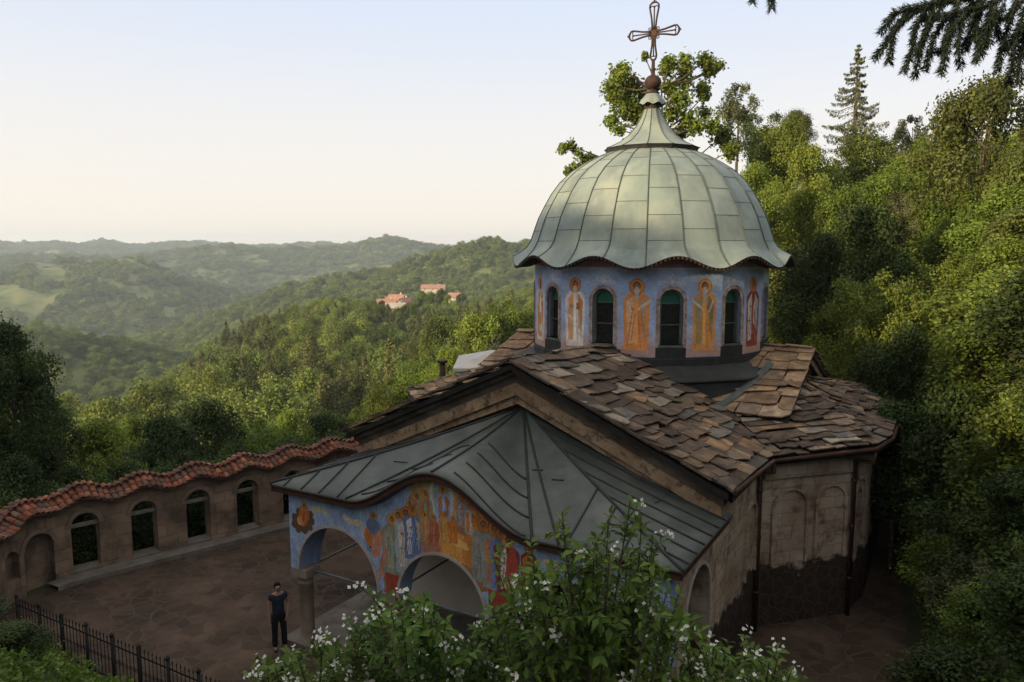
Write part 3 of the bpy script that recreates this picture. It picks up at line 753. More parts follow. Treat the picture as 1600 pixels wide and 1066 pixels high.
# central scene ground colours
q = [pz(x, y) for x, y in ((640, 775), (690, 748), (745, 770), (800, 830), (800, 925), (600, 925), (603, 850))]
cvs.quad(q, (.30, .13, .08))
pell(690, 775, 58, 34, (.46, .30, .14)); pell(748, 800, 40, 34, (.46, .20, .08)); pell(640, 840, 34, 44, (.40, .10, .05))
q = [pz(x, y) for x, y in ((604, 868), (640, 862), (640, 940), (604, 940))]; cvs.quad(q, RED)
q = [pz(x, y) for x, y in ((764, 878), (806, 878), (806, 975), (764, 975))]; cvs.quad(q, RED)
pell(690, 778, 21, 34, WHITE); pell(690, 778, 16, 28, (.30, .33, .30)); pfig(692, 758, 60, BLUE, over=ORANGE)
pell(705, 850, 50, 22, (.62, .30, .07), -.25); pell(748, 862, 30, 28, (.52, .20, .05)); pell(660, 850, 34, 20, (.38, .17, .12))
pell(700, 838, 38, 8, (.70, .42, .14), -.35)
for (x, y, h_, rb, ov) in ((651, 770, 60, (.33, .17, .13), None), (664, 765, 62, GREEN, ORANGE), (640, 780, 60, ORANGE, None), (722, 775, 44, (.35, .20, .14), BLUE), (735, 788, 44, (.45, .36, .28), ORANGE),
                           (622, 795, 95, (.36, .12, .10), GREEN), (612, 802, 92, GREEN, (.36, .30, .25)), (634, 792, 100, (.30, .34, .36), (.55, .46, .40)), (645, 790, 80, (.12, .17, .33), WHITE),
                           (752, 792, 62, ORANGE, None), (764, 796, 70, (.18, .22, .36), ORANGE), (755, 810, 90, GREEN, (.30, .25, .26)), (772, 815, 95, (.26, .28, .27), (.50, .20, .08)), (785, 822, 90, (.16, .20, .42), DRED), (794, 835, 84, DRED, WHITE),
                           (664, 800, 46, (.45, .24, .10), None), (678, 806, 44, (.40, .12, .07), None), (694, 800, 44, (.56, .28, .08), None), (708, 806, 40, ORANGE, None)):
    pfig(x, y, h_, rb, over=ov, halo=random.choice([GOLD, ORANGE, (.50, .18, .05)]))
pfig(583, 800, 62, (.15, .19, .30), over=DRED); pell(576, 838, 9, 14, ORANGE, .3); pell(590, 850, 9, 24, (.50, .22, .15), -.3); pell(598, 880, 6, 28, (.46, .20, .13), -.25)
pell(582, 822, 12, 12, (.13, .17, .25))
pfig(827, 850, 62, DRED, over=ORANGE); pell(800, 900, 10, 40, (.42, .08, .05)); 
pell(474, 814, 18, 19, (.10, .06, .035), 0)
for k in range(9): pell(474+14*math.cos(k*.7), 814+15*math.sin(k*.7), 7, 7, (.115, .07, .045))
pell(474, 812, 11, 11, (.34, .10, .03)); pell(473, 806, 10, 16, ORANGE); pell(470, 813, 8, 8, (.58, .26, .09)); pell(480, 800, 4, 13, (.45, .14, .04), .3)
pell(475, 791, 7, 8, GOLD); pell(475, 792, 4, 5, BROWN); pell(475, 793, 3, 4, SKIN); pell(475, 806, 3, 9, (.30, .10, .05))
def pline(a, b, w, col): cvs.line(pz(*a), pz(*b), w/68., col)
pline((489, 797), (503, 797), 5, (.58, .50, .34)); pline((503, 797), (510, 803), 4, (.52, .44, .30))
pline((539, 808), (548, 815), 4.5, (.58, .50, .34)); pline((548, 815), (562, 817), 5, (.58, .50, .34)); pline((562, 817), (566, 828), 3.5, (.5, .42, .28))
pline((853, 880), (868, 882), 5, (.58, .50, .34)); pline((868, 882), (888, 892), 5, (.58, .50, .34))
pfig(945, 905, 66, ORANGE, over=GREEN)
cvs.mottle(.16, .10, 5); cvs.mottle(.14, .25, 12); cvs.mottle(.08, .6, 9); cvs.C *= 1.0
cvs.build('porch_mural', PP, WF-.005, church, M['mural'])

for u in (-4.47, -1.78, 1.23, 4.26):
    c = MB(); c.smooth = True
    c.lathe([(.24, -.3), (.24, .06), (.20, .12), (.175, .2), (.165, 1.45), (.19, 1.47), (.165, 1.5), (.17, 1.56), (.22, 1.66)], 20, (u, -11.72)); c.smooth = False
    c.box((u-.25, -11.96, 1.66), (u+.25, -11.48, 1.855)); c.box((u-.27, -11.99, -.3), (u+.27, -11.45, -.0))
    c.build('porch_column', M['stonecol'], church)
for u0, u1 in ((-4.47, -1.78), (-1.78, 1.23), (1.23, 4.26)):
    tr = MB(); tr.tube([Vector((u0, -11.72, 1.80)), Vector((u1, -11.72, 1.80))], .028, 6); tr.build('tie_rod', M['steel'], church)
    tr = MB(); tr.tube([Vector((u0, -11.68, 1.80)), Vector((u0, -8.9, 1.80))], .024, 6); tr.build('tie_rod', M['steel'], church)

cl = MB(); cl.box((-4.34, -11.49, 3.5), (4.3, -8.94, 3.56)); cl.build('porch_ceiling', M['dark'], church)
fl = MB(); fl.box((-4.9, -12.15, -.2), (4.7, -8.94, .10)); fl.build('porch_step', M['kerb'], church)

# ---- drum
DRUM0 = set(bpy.data.objects)
RD = 3.82; ZB, ZT = 6.38, 9.2
hw, hs = R(6.6), R(8.4)
zbw = lambda k: 6.62
def dirv(a): return Vector((math.cos(a), math.sin(a), 0))
drum = MB()
panels = []
for k in range(12):
    for kind, a, h in (('w', R(-90+30*k), hw), ('s', R(-75+30*k), hs)):
        n = dirv(a); t = Vector((-n.y, n.x, 0)); ap = RD*math.cos(h); L = RD*math.sin(h)
        P = (lambda n, t, ap: (lambda s, z, d: n*(ap+d)+t*s+Vector((0, 0, z))))(n, t, ap)
        panels.append((kind, k, a, P, L))
        ops = [(0, .335, 6.72, 8.0, .335)] if kind == 'w' else []
        strip_wall(drum, -L, L, lambda s: 5.0, lambda s: 9.4, 0, -.4, ops, P, step=2, asg=16)
drumo = drum.build('drum_wall', M['blue'], church)
gradb = lambda c: c.blend(np.clip((7.35-c.Z)/.9, 0, 1)*(.75+.25*np.clip(fbm(c.X*1.0, c.Z, .7, 4), -1, 1)), PINK)
ROBES = {0: ((.60, .23, .07), (.62, .34, .16), (.50, .45, .38)), 1: ((.60, .26, .07), (.30, .24, .12), (.45, .42, .38)), 2: (DRED, (.50, .44, .42), None), 11: ((.62, .54, .46), (.58, .26, .10), (.5, .45, .4)), 10: ((.52, .46, .40), ORANGE, BROWN), 9: (ORANGE, DRED, None), 3: (ORANGE, GREEN, None)}
for kind, k, a, P, L in panels:
    vis = math.cos(a-R(-70.4)) > -.15
    c = Canvas(-L, L, ZB+(.0 if kind == 's' else .22), 9.15, .018 if vis else .06)
    c.fill(BLUE); c.mottle(.10, .9, k); gradb(c)
    if kind == 'w':
        c.keep &= ~((np.abs(c.X) < .36) & (c.Z < 8.0+.36*np.sqrt(np.clip(1-(c.X/.36)**2, 0, 1))))
        for sx in (-1, 1):   # white scrolled ornament over the window
            c.ring(sx*.13, 8.60, .08, .07, .28, WHITE); c.ring(sx*.28, 8.52, .07, .045, .34, WHITE); c.line((sx*.05, 8.66), (0, 8.76), .016, WHITE)
            c.line((sx*.18, 8.56), (sx*.40, 8.47), .014, (.45, .42, .42))
        c.ell(0, 8.56, .035, .07, WHITE); c.ring(0, 8.0, .42, .40, .05, (.10, .06, .06))
    else:
        robe, over, beard = ROBES.get(k, (ORANGE, None, None))
        c.ell(0, 6.5, .55, .32, tuple(v*.8 for v in PINK), soft=.6)
        figure(c, 0, 8.62, 2.05, robe, over=over, beard=beard, scroll={0: 1, 1: -1, 2: 2, 11: 3, 10: 1}.get(k, 0), halo=[(.58, .21, .06), (.62, .28, .08), (.55, .18, .05)][k % 3], wd=1.22)
        if k in (10, 3): c.ell(0, 7.25, .10, .22, ORANGE); c.ell(0, 6.75, .22, .1, (.48, .2, .1))
        for sx in (-1, 1):
            for q in range(5): c.line((sx*(.22+.04*q), 8.86-.012*q), (sx*(.235+.04*q), 8.78-.01*q), .006, (.34, .36, .42))
    # painted band under the eave
    nb = 9.02-.10*np.cos(12*(a+np.arctan2(c.X, RD)-R(-90)))*0-0*c.X
    c.blend(np.clip((c.Z-8.93)/.04, 0, 1)*.8, (.30, .16, .14)); c.blend(np.clip(1-np.abs(c.Z-8.92)/.025, 0, 1), WHITE)
    c.mottle(.11, .12, k+3); c.mottle(.10, .5, k+13); c.C *= 1.18
    g_ = np.clip(fbm(c.X*1.3+k, c.Z*.6, .35, 17+k, 4)-.45, 0, 1)[..., None]; c.C = c.C*(1-g_*.8)+np.array((.42, .36, .33))*g_*.8
    c.build('saint_painting' if kind == 's' else 'drum_painting', P, .004, church if kind == 's' else drumo, M['mural'])
for kind, k, a, P, L in panels:
    if kind != 'w': continue
    fr_ = MB(); op = (0, .335, 6.72, 8.0, .335)
    arch_ring(fr_, op, .035, -.05, .05, P); arch_ring(fr_, (0, .40, 6.70, 8.0, .40), .022, -.02, .045, P)
    fo = fr_.build('drum_window', M['wintrim'], church)
    inn = MB(); arch_ring(inn, (0, .27, 6.74, 8.0, .27), -.10, -.22, .066, P); inn.build('window_frame', M['bar'], fo)
    pane = MB(); pane.poly([P(-.335, 6.72, -.2), P(.335, 6.72, -.2), P(.335, 7.92, -.2), P(-.335, 7.92, -.2)]); pane.build('pane', M['glass'], fo)
    gp = MB(); gp.poly([P(-.335, 7.925, -.2), P(.335, 7.925, -.2)]+[P(.335*math.cos(t*math.pi/12), 8.0+.335*math.sin(t*math.pi/12), -.2) for t in range(13)]); gp.build('green_pane', M['greenglass'], fo)
    for z in (7.3, 7.92):
        bb = MB(); bb.box((-.33, -.012, z-.015), (.33, .012, z+.015), M=Matrix.Translation(P(0, 0, -.17)) @ Matrix.Rotation(a+math.pi/2, 4, 'Z'))
        bb.build('glazing_bar', M['bar'], fo)
    bb = MB(); bb.box((-.36, -.03, 6.66), (.36, .2, 6.72), M=Matrix.Translation(P(0, 0, .0)) @ Matrix.Rotation(a+math.pi/2, 4, 'Z'))
    bb.build('sill', M['bar'], fo)
# dark sill course and metal skirt beneath
sk = MB()
sk.lathe([(3.75, 6.36), (3.84, 6.36), (3.85, 6.30), (3.85, 6.12), (3.75, 6.1)], 24, phase=R(-7.5))
for kind, k, a, P, L in panels:
    if kind == 'w': sk.box((-.44, -.0, 6.36), (.44, .1, 6.655), M=Matrix.Translation(P(0, 0, .02)) @ Matrix.Rotation(a+math.pi/2, 4, 'Z'))
sk.build('drum_sill', M['seam'], church)
M['skirt'] = pmat('old_lead', (.045, .048, .042), (.028, .03, .027), 2, .7)
sk = MB(); sk.lathe([(3.85, 6.13), (4.1, 6.05), (4.66, 5.84), (4.68, 5.79), (4.58, 5.70), (4.58, 4.5)], 16, phase=R(11.25))
sk.build('drum_skirt', M['skirt'], church)
for sg in (1,):   # verdigris flashing along the valleys
    fls = MB()
    pts = [Vector((2.0*sg, -4.2, zn(2.0, -4.2)+.15)), Vector((2.75*sg, -4.0, zn(2.75, -4.)+.14)), Vector((3.5*sg, -3.66, zn(3.5, -3.66)+.14)), Vector((3.78*sg, -3.1, zt(3.1)+.14)), Vector((4.1*sg, -2.2, zt(2.2)+.15)), Vector((4.35*sg, -1.2, zt(1.2)+.16))]
    for p, q_ in zip(pts[:-1], pts[1:]):
        o_ = Vector((.045*sg, -.05, -.04)); i_ = Vector((-.12*sg, .12, .05))
        fls.poly([p+o_, q_+o_, q_+i_, p+i_])
    fls.build('valley_flashing', M['seam_green'], church)

# ---- dome
prof = [(4.56, 9.12), (4.44, 9.20), (4.26, 9.33), (4.08, 9.50), (3.95, 9.72), (3.84, 10.05), (3.70, 10.45), (3.50, 10.85), (3.28, 11.24), (3.0, 11.62), (2.64, 11.95), (2.22, 12.22), (1.85, 12.42), (1.45, 12.58), (1.2, 12.68)]
NSG = 192
def dpt(i, th, dr=0.0):
    r, z = prof[i]; wgt = max(0.0, 1-(z-9.12)/.62)
    wv = math.cos(12*(th-R(-90)))
    z2 = z+.17*wv*wgt**1.3; r2 = r+dr-.03*wv*wgt
    return Vector((r2*math.cos(th), r2*math.sin(th), z2))
dm = MB(); dm.smooth = True; rr = random.Random(2)
tones = {}
for i in range(len(prof)):
    for jx in range(NSG): dm.v.append(tuple(dpt(i, 2*math.pi*jx/NSG+R(3.75))))
SEAM0 = R(3.75)
for i in range(len(prof)-1):
    for jx in range(NSG):
        key = (jx//8, i//2 if (jx//8) % 2 else (i+1)//2)
        if key not in tones: k = rr.uniform(.88, 1.06); tones[key] = (k*rr.uniform(.97, 1.02), k, k*rr.uniform(.95, 1.02))
        dm.face((i*NSG+jx, i*NSG+(jx+1) % NSG, (i+1)*NSG+(jx+1) % NSG, (i+1)*NSG+jx), tones[key])
domeo = dm.build('dome', M['metal'], church)
# underside of the eave
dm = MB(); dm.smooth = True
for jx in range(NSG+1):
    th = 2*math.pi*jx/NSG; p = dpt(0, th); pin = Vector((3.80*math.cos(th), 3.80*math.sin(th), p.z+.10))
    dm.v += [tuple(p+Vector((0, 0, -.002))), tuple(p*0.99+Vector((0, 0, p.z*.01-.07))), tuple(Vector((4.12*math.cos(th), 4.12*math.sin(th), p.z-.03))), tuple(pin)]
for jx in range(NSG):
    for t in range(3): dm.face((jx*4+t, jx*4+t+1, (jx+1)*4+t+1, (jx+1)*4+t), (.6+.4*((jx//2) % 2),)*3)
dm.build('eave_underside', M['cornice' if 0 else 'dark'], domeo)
ds = MB()
for k in range(24):
    th = SEAM0+2*math.pi*k/24; ds.tube([dpt(i, th, .012) for i in range(len(prof))], .020, 5)
    for i in (range(4, 13, 2) if k % 2 else range(5, 13, 2)):
        pts = [dpt(i, th+2*math.pi/24*t/4, .004) for t in range(5)]; ds.tube(pts, .009, 4)
ds.build('dome_seams', M['seam_green'], domeo)
ed = MB()
for k in range(240):   # small dentils hanging along the scalloped edge
    th = 2*math.pi*k/240; p = dpt(0, th); ed.box((-.03, -.012, -.085), (.03, .012, .0), M=Matrix.Translation(p*.997+Vector((0, 0, p.z*.003)) ) @ Matrix.Rotation(th+math.pi/2, 4, 'Z'))
ed.build('eave_edge', M['rust'], domeo, 'stuff')
ln = MB()
ln.lathe([(1.2, 12.54), (1.46, 12.58), (1.51, 12.69), (1.55, 12.72)], 12, phase=R(15)); ln.build('lantern_band', M['seam'], church)
ln = MB()
ln.lathe([(1.56, 12.715), (1.42, 12.76), (1.10, 12.91), (.78, 13.15), (.53, 13.45), (.36, 13.74), (.27, 13.98)], 12, phase=R(15)); lo = ln.build('lantern_roof', M['metal'], church)
ln = MB()
for k in range(12):
    a = R(15+30*k); ln.tube([Vector((r*math.cos(a), r*math.sin(a), z+.008)) for r, z in [(1.56, 12.715), (1.42, 12.76), (1.10, 12.91), (.78, 13.15), (.53, 13.45), (.36, 13.74), (.27, 13.98)]], .014, 5)
ln.build('lantern_seams', M['seam_green'], lo)
fn = MB(); fn.smooth = True
fn.lathe([(.27, 13.96), (.24, 14.06), (.27, 14.10), (.24, 14.2)], 20)
fn.build('finial_neck', M['rust'], church)
fn = MB(); fn.smooth = True; n = 40; pf = [(.44, 14.13), (.40, 14.24), (.30, 14.36), (.22, 14.46), (.20, 14.50)]
for i, (r, z) in enumerate(pf):
    for jx in range(n): t = 2*math.pi*jx/n; wv = math.cos(8*t)*max(0, 1-i/2.5); fn.v.append(((r+.015*wv)*math.cos(t), (r+.015*wv)*math.sin(t), z+.035*wv))
for i in range(len(pf)-1):
    for jx in range(n): fn.face((i*n+jx, i*n+(jx+1) % n, (i+1)*n+(jx+1) % n, (i+1)*n+jx))
fn.build('finial_bell', M['metal'], church)
fn = MB(); fn.smooth = True
fn.lathe([(.0, 14.46), (.22, 14.47), (.24, 14.51), (.13, 14.55), (.10, 14.62)]+[(.275*math.cos(t), 14.84+.235*math.sin(t)) for t in np.linspace(-1.15, 1.2, 12)]+[(.07, 15.08), (.06, 15.2), (.10, 15.24), (.06, 15.28), (.05, 15.55), (0, 15.56)], 22)
fn.build('finial_ball', M['rust'], church)
# the cross
cr = MB(); cc = Vector((0, 0, 16.38)); 
def arm(d, L, wd):
    d = Vector(d); s = Vector((0, 0, 1)) if abs(d.x) > .5 else Vector((1, 0, 0))
    cr.tube([cc+d*.08, cc+d*L*.86], .023, 6)
    for g in (1, -1):
        cr.tube([cc+d*.07+s*.045*g, cc+d*L*.45+s*wd*.55*g, cc+d*L*.80+s*wd*g], .031, 6)
        cr.tube([cc+d*L*.80+s*wd*g, cc+d*L*.90+s*wd*.93*g, cc+d*L*.955+s*wd*.5*g, cc+d*L*.97], .031, 6)
        cr.tube([cc+d*L*.80+s*wd*.95*g, cc+d*L*.86+s*wd*.45*g, cc+d*L*.80+s*.0*g], .018, 5)
    for q in (cc+d*L*1.02, cc+d*L*.97+s*.055, cc+d*L*.97-s*.055):
        cr.lathe([(0, q.z-.035), (.03, q.z-.018), (.035, q.z), (.03, q.z+.018), (0, q.z+.035)], 8, (q.x, q.y))
arm((0, 0, 1), .98, .15); arm((1, 0, 0), .86, .15); arm((-1, 0, 0), .86, .15); arm((0, 0, -1), .86, .10)
for sx in (1, -1):
    for sz in (1, -1):
        p = cc+Vector((.13*sx, 0, .13*sz)); cr.tube([p+Vector((.05*math.cos(t), 0, .05*math.sin(t))) for t in np.linspace(0, 6.28, 9)], .017, 5)
        cr.tube([cc, p], .016, 5)
cr.box((-.085, -.03, 16.295), (.085, .03, 16.465))
cr.build('cross', M['rust'], church)

for o_ in set(bpy.data.objects)-DRUM0:
    if o_.parent == church: o_.location = (-.14, -.08, 0)
# stove pipe and pale sheet roof on the far side
vp = MB(); vp.tube([Vector((-7.3, -1.9, 4.4)), Vector((-7.3, -1.9, 5.35))], .11, 10); vp.tube([Vector((-7.3, -1.9, 5.35)), Vector((-7.3, -1.9, 5.45))], .2, 10); vp.build('vent_pipe', M['rust'], church)

ph = empty('small_house', (0, 0, 0)); tag(ph, 'small house with a pale metal hipped roof half hidden behind the left slab roof', 'house')
ap = at(768, 547, 31.0); ev = at(697, 574, 29.5).z; hc = Vector((ap.x+.2, ap.y, 0))
m_ = MB(); cs = [Vector((hc.x-1.65, hc.y-1.8, ev)), Vector((hc.x+2.6, hc.y-1.8, ev)), Vector((hc.x+2.6, hc.y+1.8, ev)), Vector((hc.x-1.65, hc.y+1.8, ev))]; tp = Vector((ap.x, ap.y, ap.z))
for p, q_ in zip(cs, cs[1:]+cs[:1]): m_.poly([p, q_, tp])
for p, q_ in zip(cs, cs[1:]+cs[:1]): m_.poly([q_, p, p-Vector((0, 0, .12)), q_-Vector((0, 0, .12))])
M['paleroof'] = pmat('pale_sheet', (.44, .41, .37), (.36, .33, .29), 1.5, .6); m_.build('roof', M['paleroof'], ph)
m_ = MB(); m_.box((hc.x-1.35, hc.y-1.4, -6), (hc.x+2.2, hc.y+1.4, ev-.05)); m_.build('wall', M['plaster'], ph)
#PART3

# ------------------------------------------------------------------ foliage tools (numpy)
def unit(a): return a/(np.linalg.norm(a, axis=1, keepdims=True)+1e-9)
def kites(Cn, Nr, L, Wd, col, rg, fold=0.0, axis=None):
    n = len(Cn); Nr = unit(Nr)
    a = rg.normal(size=(n, 3)) if axis is None else axis
    a = unit(a-Nr*np.sum(a*Nr, 1, keepdims=True)); b = np.cross(Nr, a)
    L = np.broadcast_to(L, (n,))[:, None]; Wd = np.broadcast_to(Wd, (n,))[:, None]
    V = np.stack([Cn-a*L*.5, Cn+b*Wd*.5-a*L*.05+Nr*L*fold, Cn+a*L*.5-Nr*L*fold, Cn-b*Wd*.5-a*L*.05+Nr*L*fold], 1).reshape(-1, 3)
    F = np.arange(4*n).reshape(n, 4); return V, F, col
def cloud(centers, radii, n, leaf, rg, shell=.45, flat=1.0, var=.3, aspect=.62):
    K = len(centers); centers = np.asarray(centers, float); radii = np.asarray(radii, float)
    p = radii**2; idx = rg.choice(K, n, p=p/p.sum())
    d = unit(rg.normal(size=(n, 3))); rr = (shell+(1-shell)*rg.random(n)**.6)*np.exp(rg.normal(size=n)*.22)
    off = d*rr[:, None]*radii[idx][:, None]; off[:, 2] *= flat
    pos = centers[idx]+off
    nr = unit(d*0.8+rg.normal(size=(n, 3))*.75+np.array([0, 0, .5]))
    ck = 1+var*rg.uniform(-1, 1, K)
    c = ck[idx]*(1+.22*rg.uniform(-1, 1, n)); hue = rg.uniform(-.12, .12, n)
    col = np.stack([c*(1+hue), c, c*(1-hue*.5)], 1)
    return kites(pos, nr, leaf*rg.uniform(.7, 1.3, n), leaf*aspect*rg.uniform(.8, 1.2, n), col, rg)
def merge(parts):
    V = []; F = []; C = []; o = 0
    for v, f, c in parts: V.append(v); F.append(f+o); C.append(c); o += len(v)
    return np.concatenate(V), np.concatenate(F), np.concatenate(C)
def crown_unit(rg, K, n, leaf, z0=.18, rmin=.12, rmax=.24, open_=False, topheavy=.5, var=.42):
    c = []; r = []
    for k in range(K):
        t = rg.random(); a = rg.uniform(0, 6.283)
        z = z0+(1-z0)*(t**.8); h = (z-z0)/(1-z0)
        env = .46*math.sin(math.pi*min(1, max(0.06, h*.86+.14)))**.6*(1+.25*math.sin(3*a+k))
        q = env*(rg.random()**(.35))*rg.uniform(.75, 1.15); rad = rg.uniform(rmin*.7, rmax)*(1-.35*h)
        c.append((q*math.cos(a)*.9, q*math.sin(a)*.9, min(z, 1-rad*.5))); r.append(rad)
    return cloud(c, r, n, leaf, rg, var=var), c, r
def limbs_unit(c, rg, trunk_r=.022, n=9, top=.8, bark=None):
    mb = MB(); pts = [Vector((0, 0, -.03))]
    x = y = 0
    for k in range(1, 6): x += rg.uniform(-.02, .02); y += rg.uniform(-.02, .02); pts.append(Vector((x, y, top*k/5)))
    mb.tube(pts, [trunk_r*(1-.15*k) for k in range(6)], 7)
    for k in range(n):
        q = c[int(rg.integers(len(c)))]; s = pts[int(rg.integers(1, 5))]; e_ = Vector(q)
        m = s.lerp(e_, .5)+Vector((0, 0, .03)); mb.tube([s, m, e_], [trunk_r*.42, trunk_r*.28, trunk_r*.1], 5)
    return mb
KIND = {}
def make_kind(key, leafm, seed, K, n, leaf, z0, **k):
    rg = np.random.default_rng(seed); tr_r = k.pop('trunk_r', .022)
    (V, F, C), c, r = crown_unit(rg, K, n, leaf, z0, **k)
    me = np_mesh('crown_'+key, V, F, C); me.materials.append(M[leafm])
    tm = limbs_unit(c, rg, tr_r); to = tm.build('trunk', M['bark']); t_me = to.data; bpy.data.objects.remove(to)
    KIND[key] = (me, t_me)
make_kind('broad', 'leaf', 1, 60, 24000, .026, .14, rmin=.09, rmax=.20)
make_kind('broadb', 'leaf', 2, 46, 20000, .028, .10, rmin=.10, rmax=.22)
make_kind('dark', 'leafdark', 3, 60, 20000, .028, .08, rmin=.09, rmax=.20)
make_kind('darkb', 'leafdark', 13, 50, 20000, .028, .05, rmin=.10, rmax=.22)
make_kind('olive', 'leafolive', 4, 60, 24000, .024, .10, rmin=.08, rmax=.18)
make_kind('pale', 'leafpale', 5, 55, 8000, .030, .16, rmin=.05, rmax=.13)
make_kind('shrub', 'leaf', 6, 44, 15000, .038, .0, rmin=.13, rmax=.26)
make_kind('shrubdark', 'leafdark', 7, 44, 15000, .038, .0, rmin=.13, rmax=.26)
make_kind('shrubolive', 'leafolive', 8, 44, 15000, .034, .0, rmin=.12, rmax=.24)
make_kind('shrubpale', 'leafpale', 9, 34, 8000, .036, .0, rmin=.08, rmax=.2)
def tree(key, x, y, height, width, label, cat='tree', name='leafy_tree', group=None, rz=None, z=None):
    z = H1(x, y) if z is None else z
    t = empty(name, (x, y, z), random.uniform(0, 6.28) if rz is None else rz); tag(t, label, cat, group)
    cm, tm = KIND[key]; ch = min(height, 1.25*width)
    c_ = linkobj('crown', cm, t); c_.scale = (width, width, ch); c_.location = (0, 0, height-ch)
    k_ = linkobj('trunk', tm, t); k_.scale = (width, width, ch); k_.location = (0, 0, height-ch)
    if height-ch > .3:
        s_ = MB(); r_ = .022*width; s_.tube([Vector((0, 0, -.3)), Vector((.1, .05, (height-ch)*.5)), Vector((0, 0, height-ch*.97))], [r_*1.4, r_*1.15, r_], 8); s_.build('lower_trunk', M['bark'], t)
    return t
def tree_px(key, px, ytop, r, wpx, label, **k):
    p = at(px, ytop, r); z = H1(p.x, p.y); return tree(key, p.x, p.y, max(1.5, p.z-z), wpx*r/1200., label, z=z, **k)

# ------------------------------------------------------------------ courtyard
pv = MB()
WPT = [Vector(p) for p in ((-13.35, 14.5), (-13.45, 17.0), (-13.50, 18.8), (-13.38, 20.1), (-12.76, 21.2), (-11.6, 22.25), (-7.94, 25.5), (-4.2, 28.9), (-1.5, 31.6))]
def catm(P, n=24):
    out = []
    for i in range(len(P)-1):
        p0 = P[max(i-1, 0)]; p1 = P[i]; p2 = P[i+1]; p3 = P[min(i+2, len(P)-1)]
        for k in range(n):
            t = k/n; out.append(.5*((2*p1)+(p2-p0)*t+(2*p0-5*p1+4*p2-p3)*t*t+(3*p1-p0-3*p2+p3)*t**3))
    return out+[P[-1]]
WPath = catm(WPT); WS = [0.0]
for a, b in zip(WPath[:-1], WPath[1:]): WS.append(WS[-1]+(b-a).length)
WLEN = WS[-1]
def wp(s):
    s = min(max(s, 0), WLEN); k = min(max(int(np.searchsorted(WS, s))-1, 0), len(WS)-2)
    t = (s-WS[k])/(WS[k+1]-WS[k]); p = WPath[k].lerp(WPath[k+1], t)
    a = WPath[max(k-3, 0)]; b = WPath[min(k+4, len(WPath)-1)]; d = (b-a).normalized(); return p, Vector((d.y, -d.x))
def PW(s, z, d): p, n = wp(s); return Vector((p.x+n.x*d, p.y+n.y*d, z))
def s_at(px):
    best = 0; bd_ = 1e9; a0, _ = ray(px, 820)
    for k in range(int(WLEN*50)):
        p, n = wp(k/50); d = abs(p.x/p.y-a0)
        if d < bd_: bd_ = d; best = k/50
    return best
pts = [PW(s, .004, .1) for s in np.linspace(4.05, WLEN, 40)]+[cw(-2, 12, .004), cw(8.6, 11, .004), cw(8.4, -5.6, .004), cw(8.3, -15.4, .004)]
pv.poly([tuple(p) for p in pts][::-1])
def paving_mat():
    m = M['paving']; n = m.node_tree.nodes; L = m.node_tree.links; b = n['Principled BSDF']
    src = b.inputs['Base Color'].links[0].from_socket
    g = n.new('ShaderNodeNewGeometry'); nz = n.new('ShaderNodeTexNoise'); nz.inputs['Scale'].default_value = 1.2; L.new(g.outputs['Position'], nz.inputs[0])
    ad = n.new('ShaderNodeVectorMath'); ad.operation = 'MULTIPLY_ADD'; L.new(nz.outputs[1], ad.inputs[0]); ad.inputs[1].default_value = (.35, .35, 0); L.new(g.outputs['Position'], ad.inputs[2])
    ve = n.new('ShaderNodeTexVoronoi'); ve.feature = 'DISTANCE_TO_EDGE'; ve.inputs['Scale'].default_value = 2.3; L.new(ad.outputs[0], ve.inputs[0])
    vc = n.new('ShaderNodeTexVoronoi'); vc.inputs['Scale'].default_value = 2.3; L.new(ad.outputs[0], vc.inputs[0])
    mr = n.new('ShaderNodeMapRange'); mr.inputs[1].default_value = .015; mr.inputs[2].default_value = .05; L.new(ve.outputs[0], mr.inputs[0])
    hs = n.new('ShaderNodeSeparateColor'); L.new(vc.outputs[1], hs.inputs[0]); m2 = n.new('ShaderNodeMapRange'); m2.inputs[3].default_value = .75; m2.inputs[4].default_value = 1.25; L.new(hs.outputs[0], m2.inputs[0])
    vm = n.new('ShaderNodeVectorMath'); vm.operation = 'SCALE'; L.new(src, vm.inputs[0]); L.new(m2.outputs[0], vm.inputs[3])
    mx_ = n.new('ShaderNodeMix'); mx_.data_type = 'RGBA'; L.new(mr.outputs[0], mx_.inputs[0]); mx_.inputs[6].default_value = (.072, .050, .036, 1); L.new(vm.outputs[0], mx_.inputs[7])
    L.new(mx_.outputs[2], b.inputs['Base Color'])
paving_mat()
po = pv.build('courtyard_paving', M['paving']); tag(po, kind='structure')

SA = {x: s_at(x) for x in (14, 57, 132, 226, 311, 389, 462)}
step_ = (SA[389]-SA[132])/3
cen = sorted([SA[132]+k*step_ for k in range(-3, 9)])
def wtop(s):
    b = 2.24+.11*math.cos(2*math.pi*(s-SA[132])/step_)
    b -= .22*max(0, min(1, (SA[132]-.9-s)/1.2))
    return b
wall = empty('courtyard_wall', (0, 0, 0)); tag(wall, 'long stone courtyard wall with arched openings under a wavy clay tile coping', 'wall')
ops = [(SA[132]+k*step_, .37, .16, 1.52, .36) for k in range(0, 8) if SA[132]+k*step_ < WLEN-.5]
nich = [(SA[57], .42, -.3, 1.2, .42), (SA[14], .24, .55, 1.15, .24)]
wb = MB(); strip_wall(wb, 0.0, WLEN, lambda s: -.6, wtop, 0, -.48, ops+nich, PW, step=.22)
for op in nich: # blind niches: closed at the back
    wb.prism([PW(op[0]-.5, -.3, -.3), PW(op[0]+.5, -.3, -.3), PW(op[0]+.5, 1.9, -.3), PW(op[0]-.5, 1.9, -.3)], tuple(PW(op[0], 0, -.47)-PW(op[0], 0, -.3)))
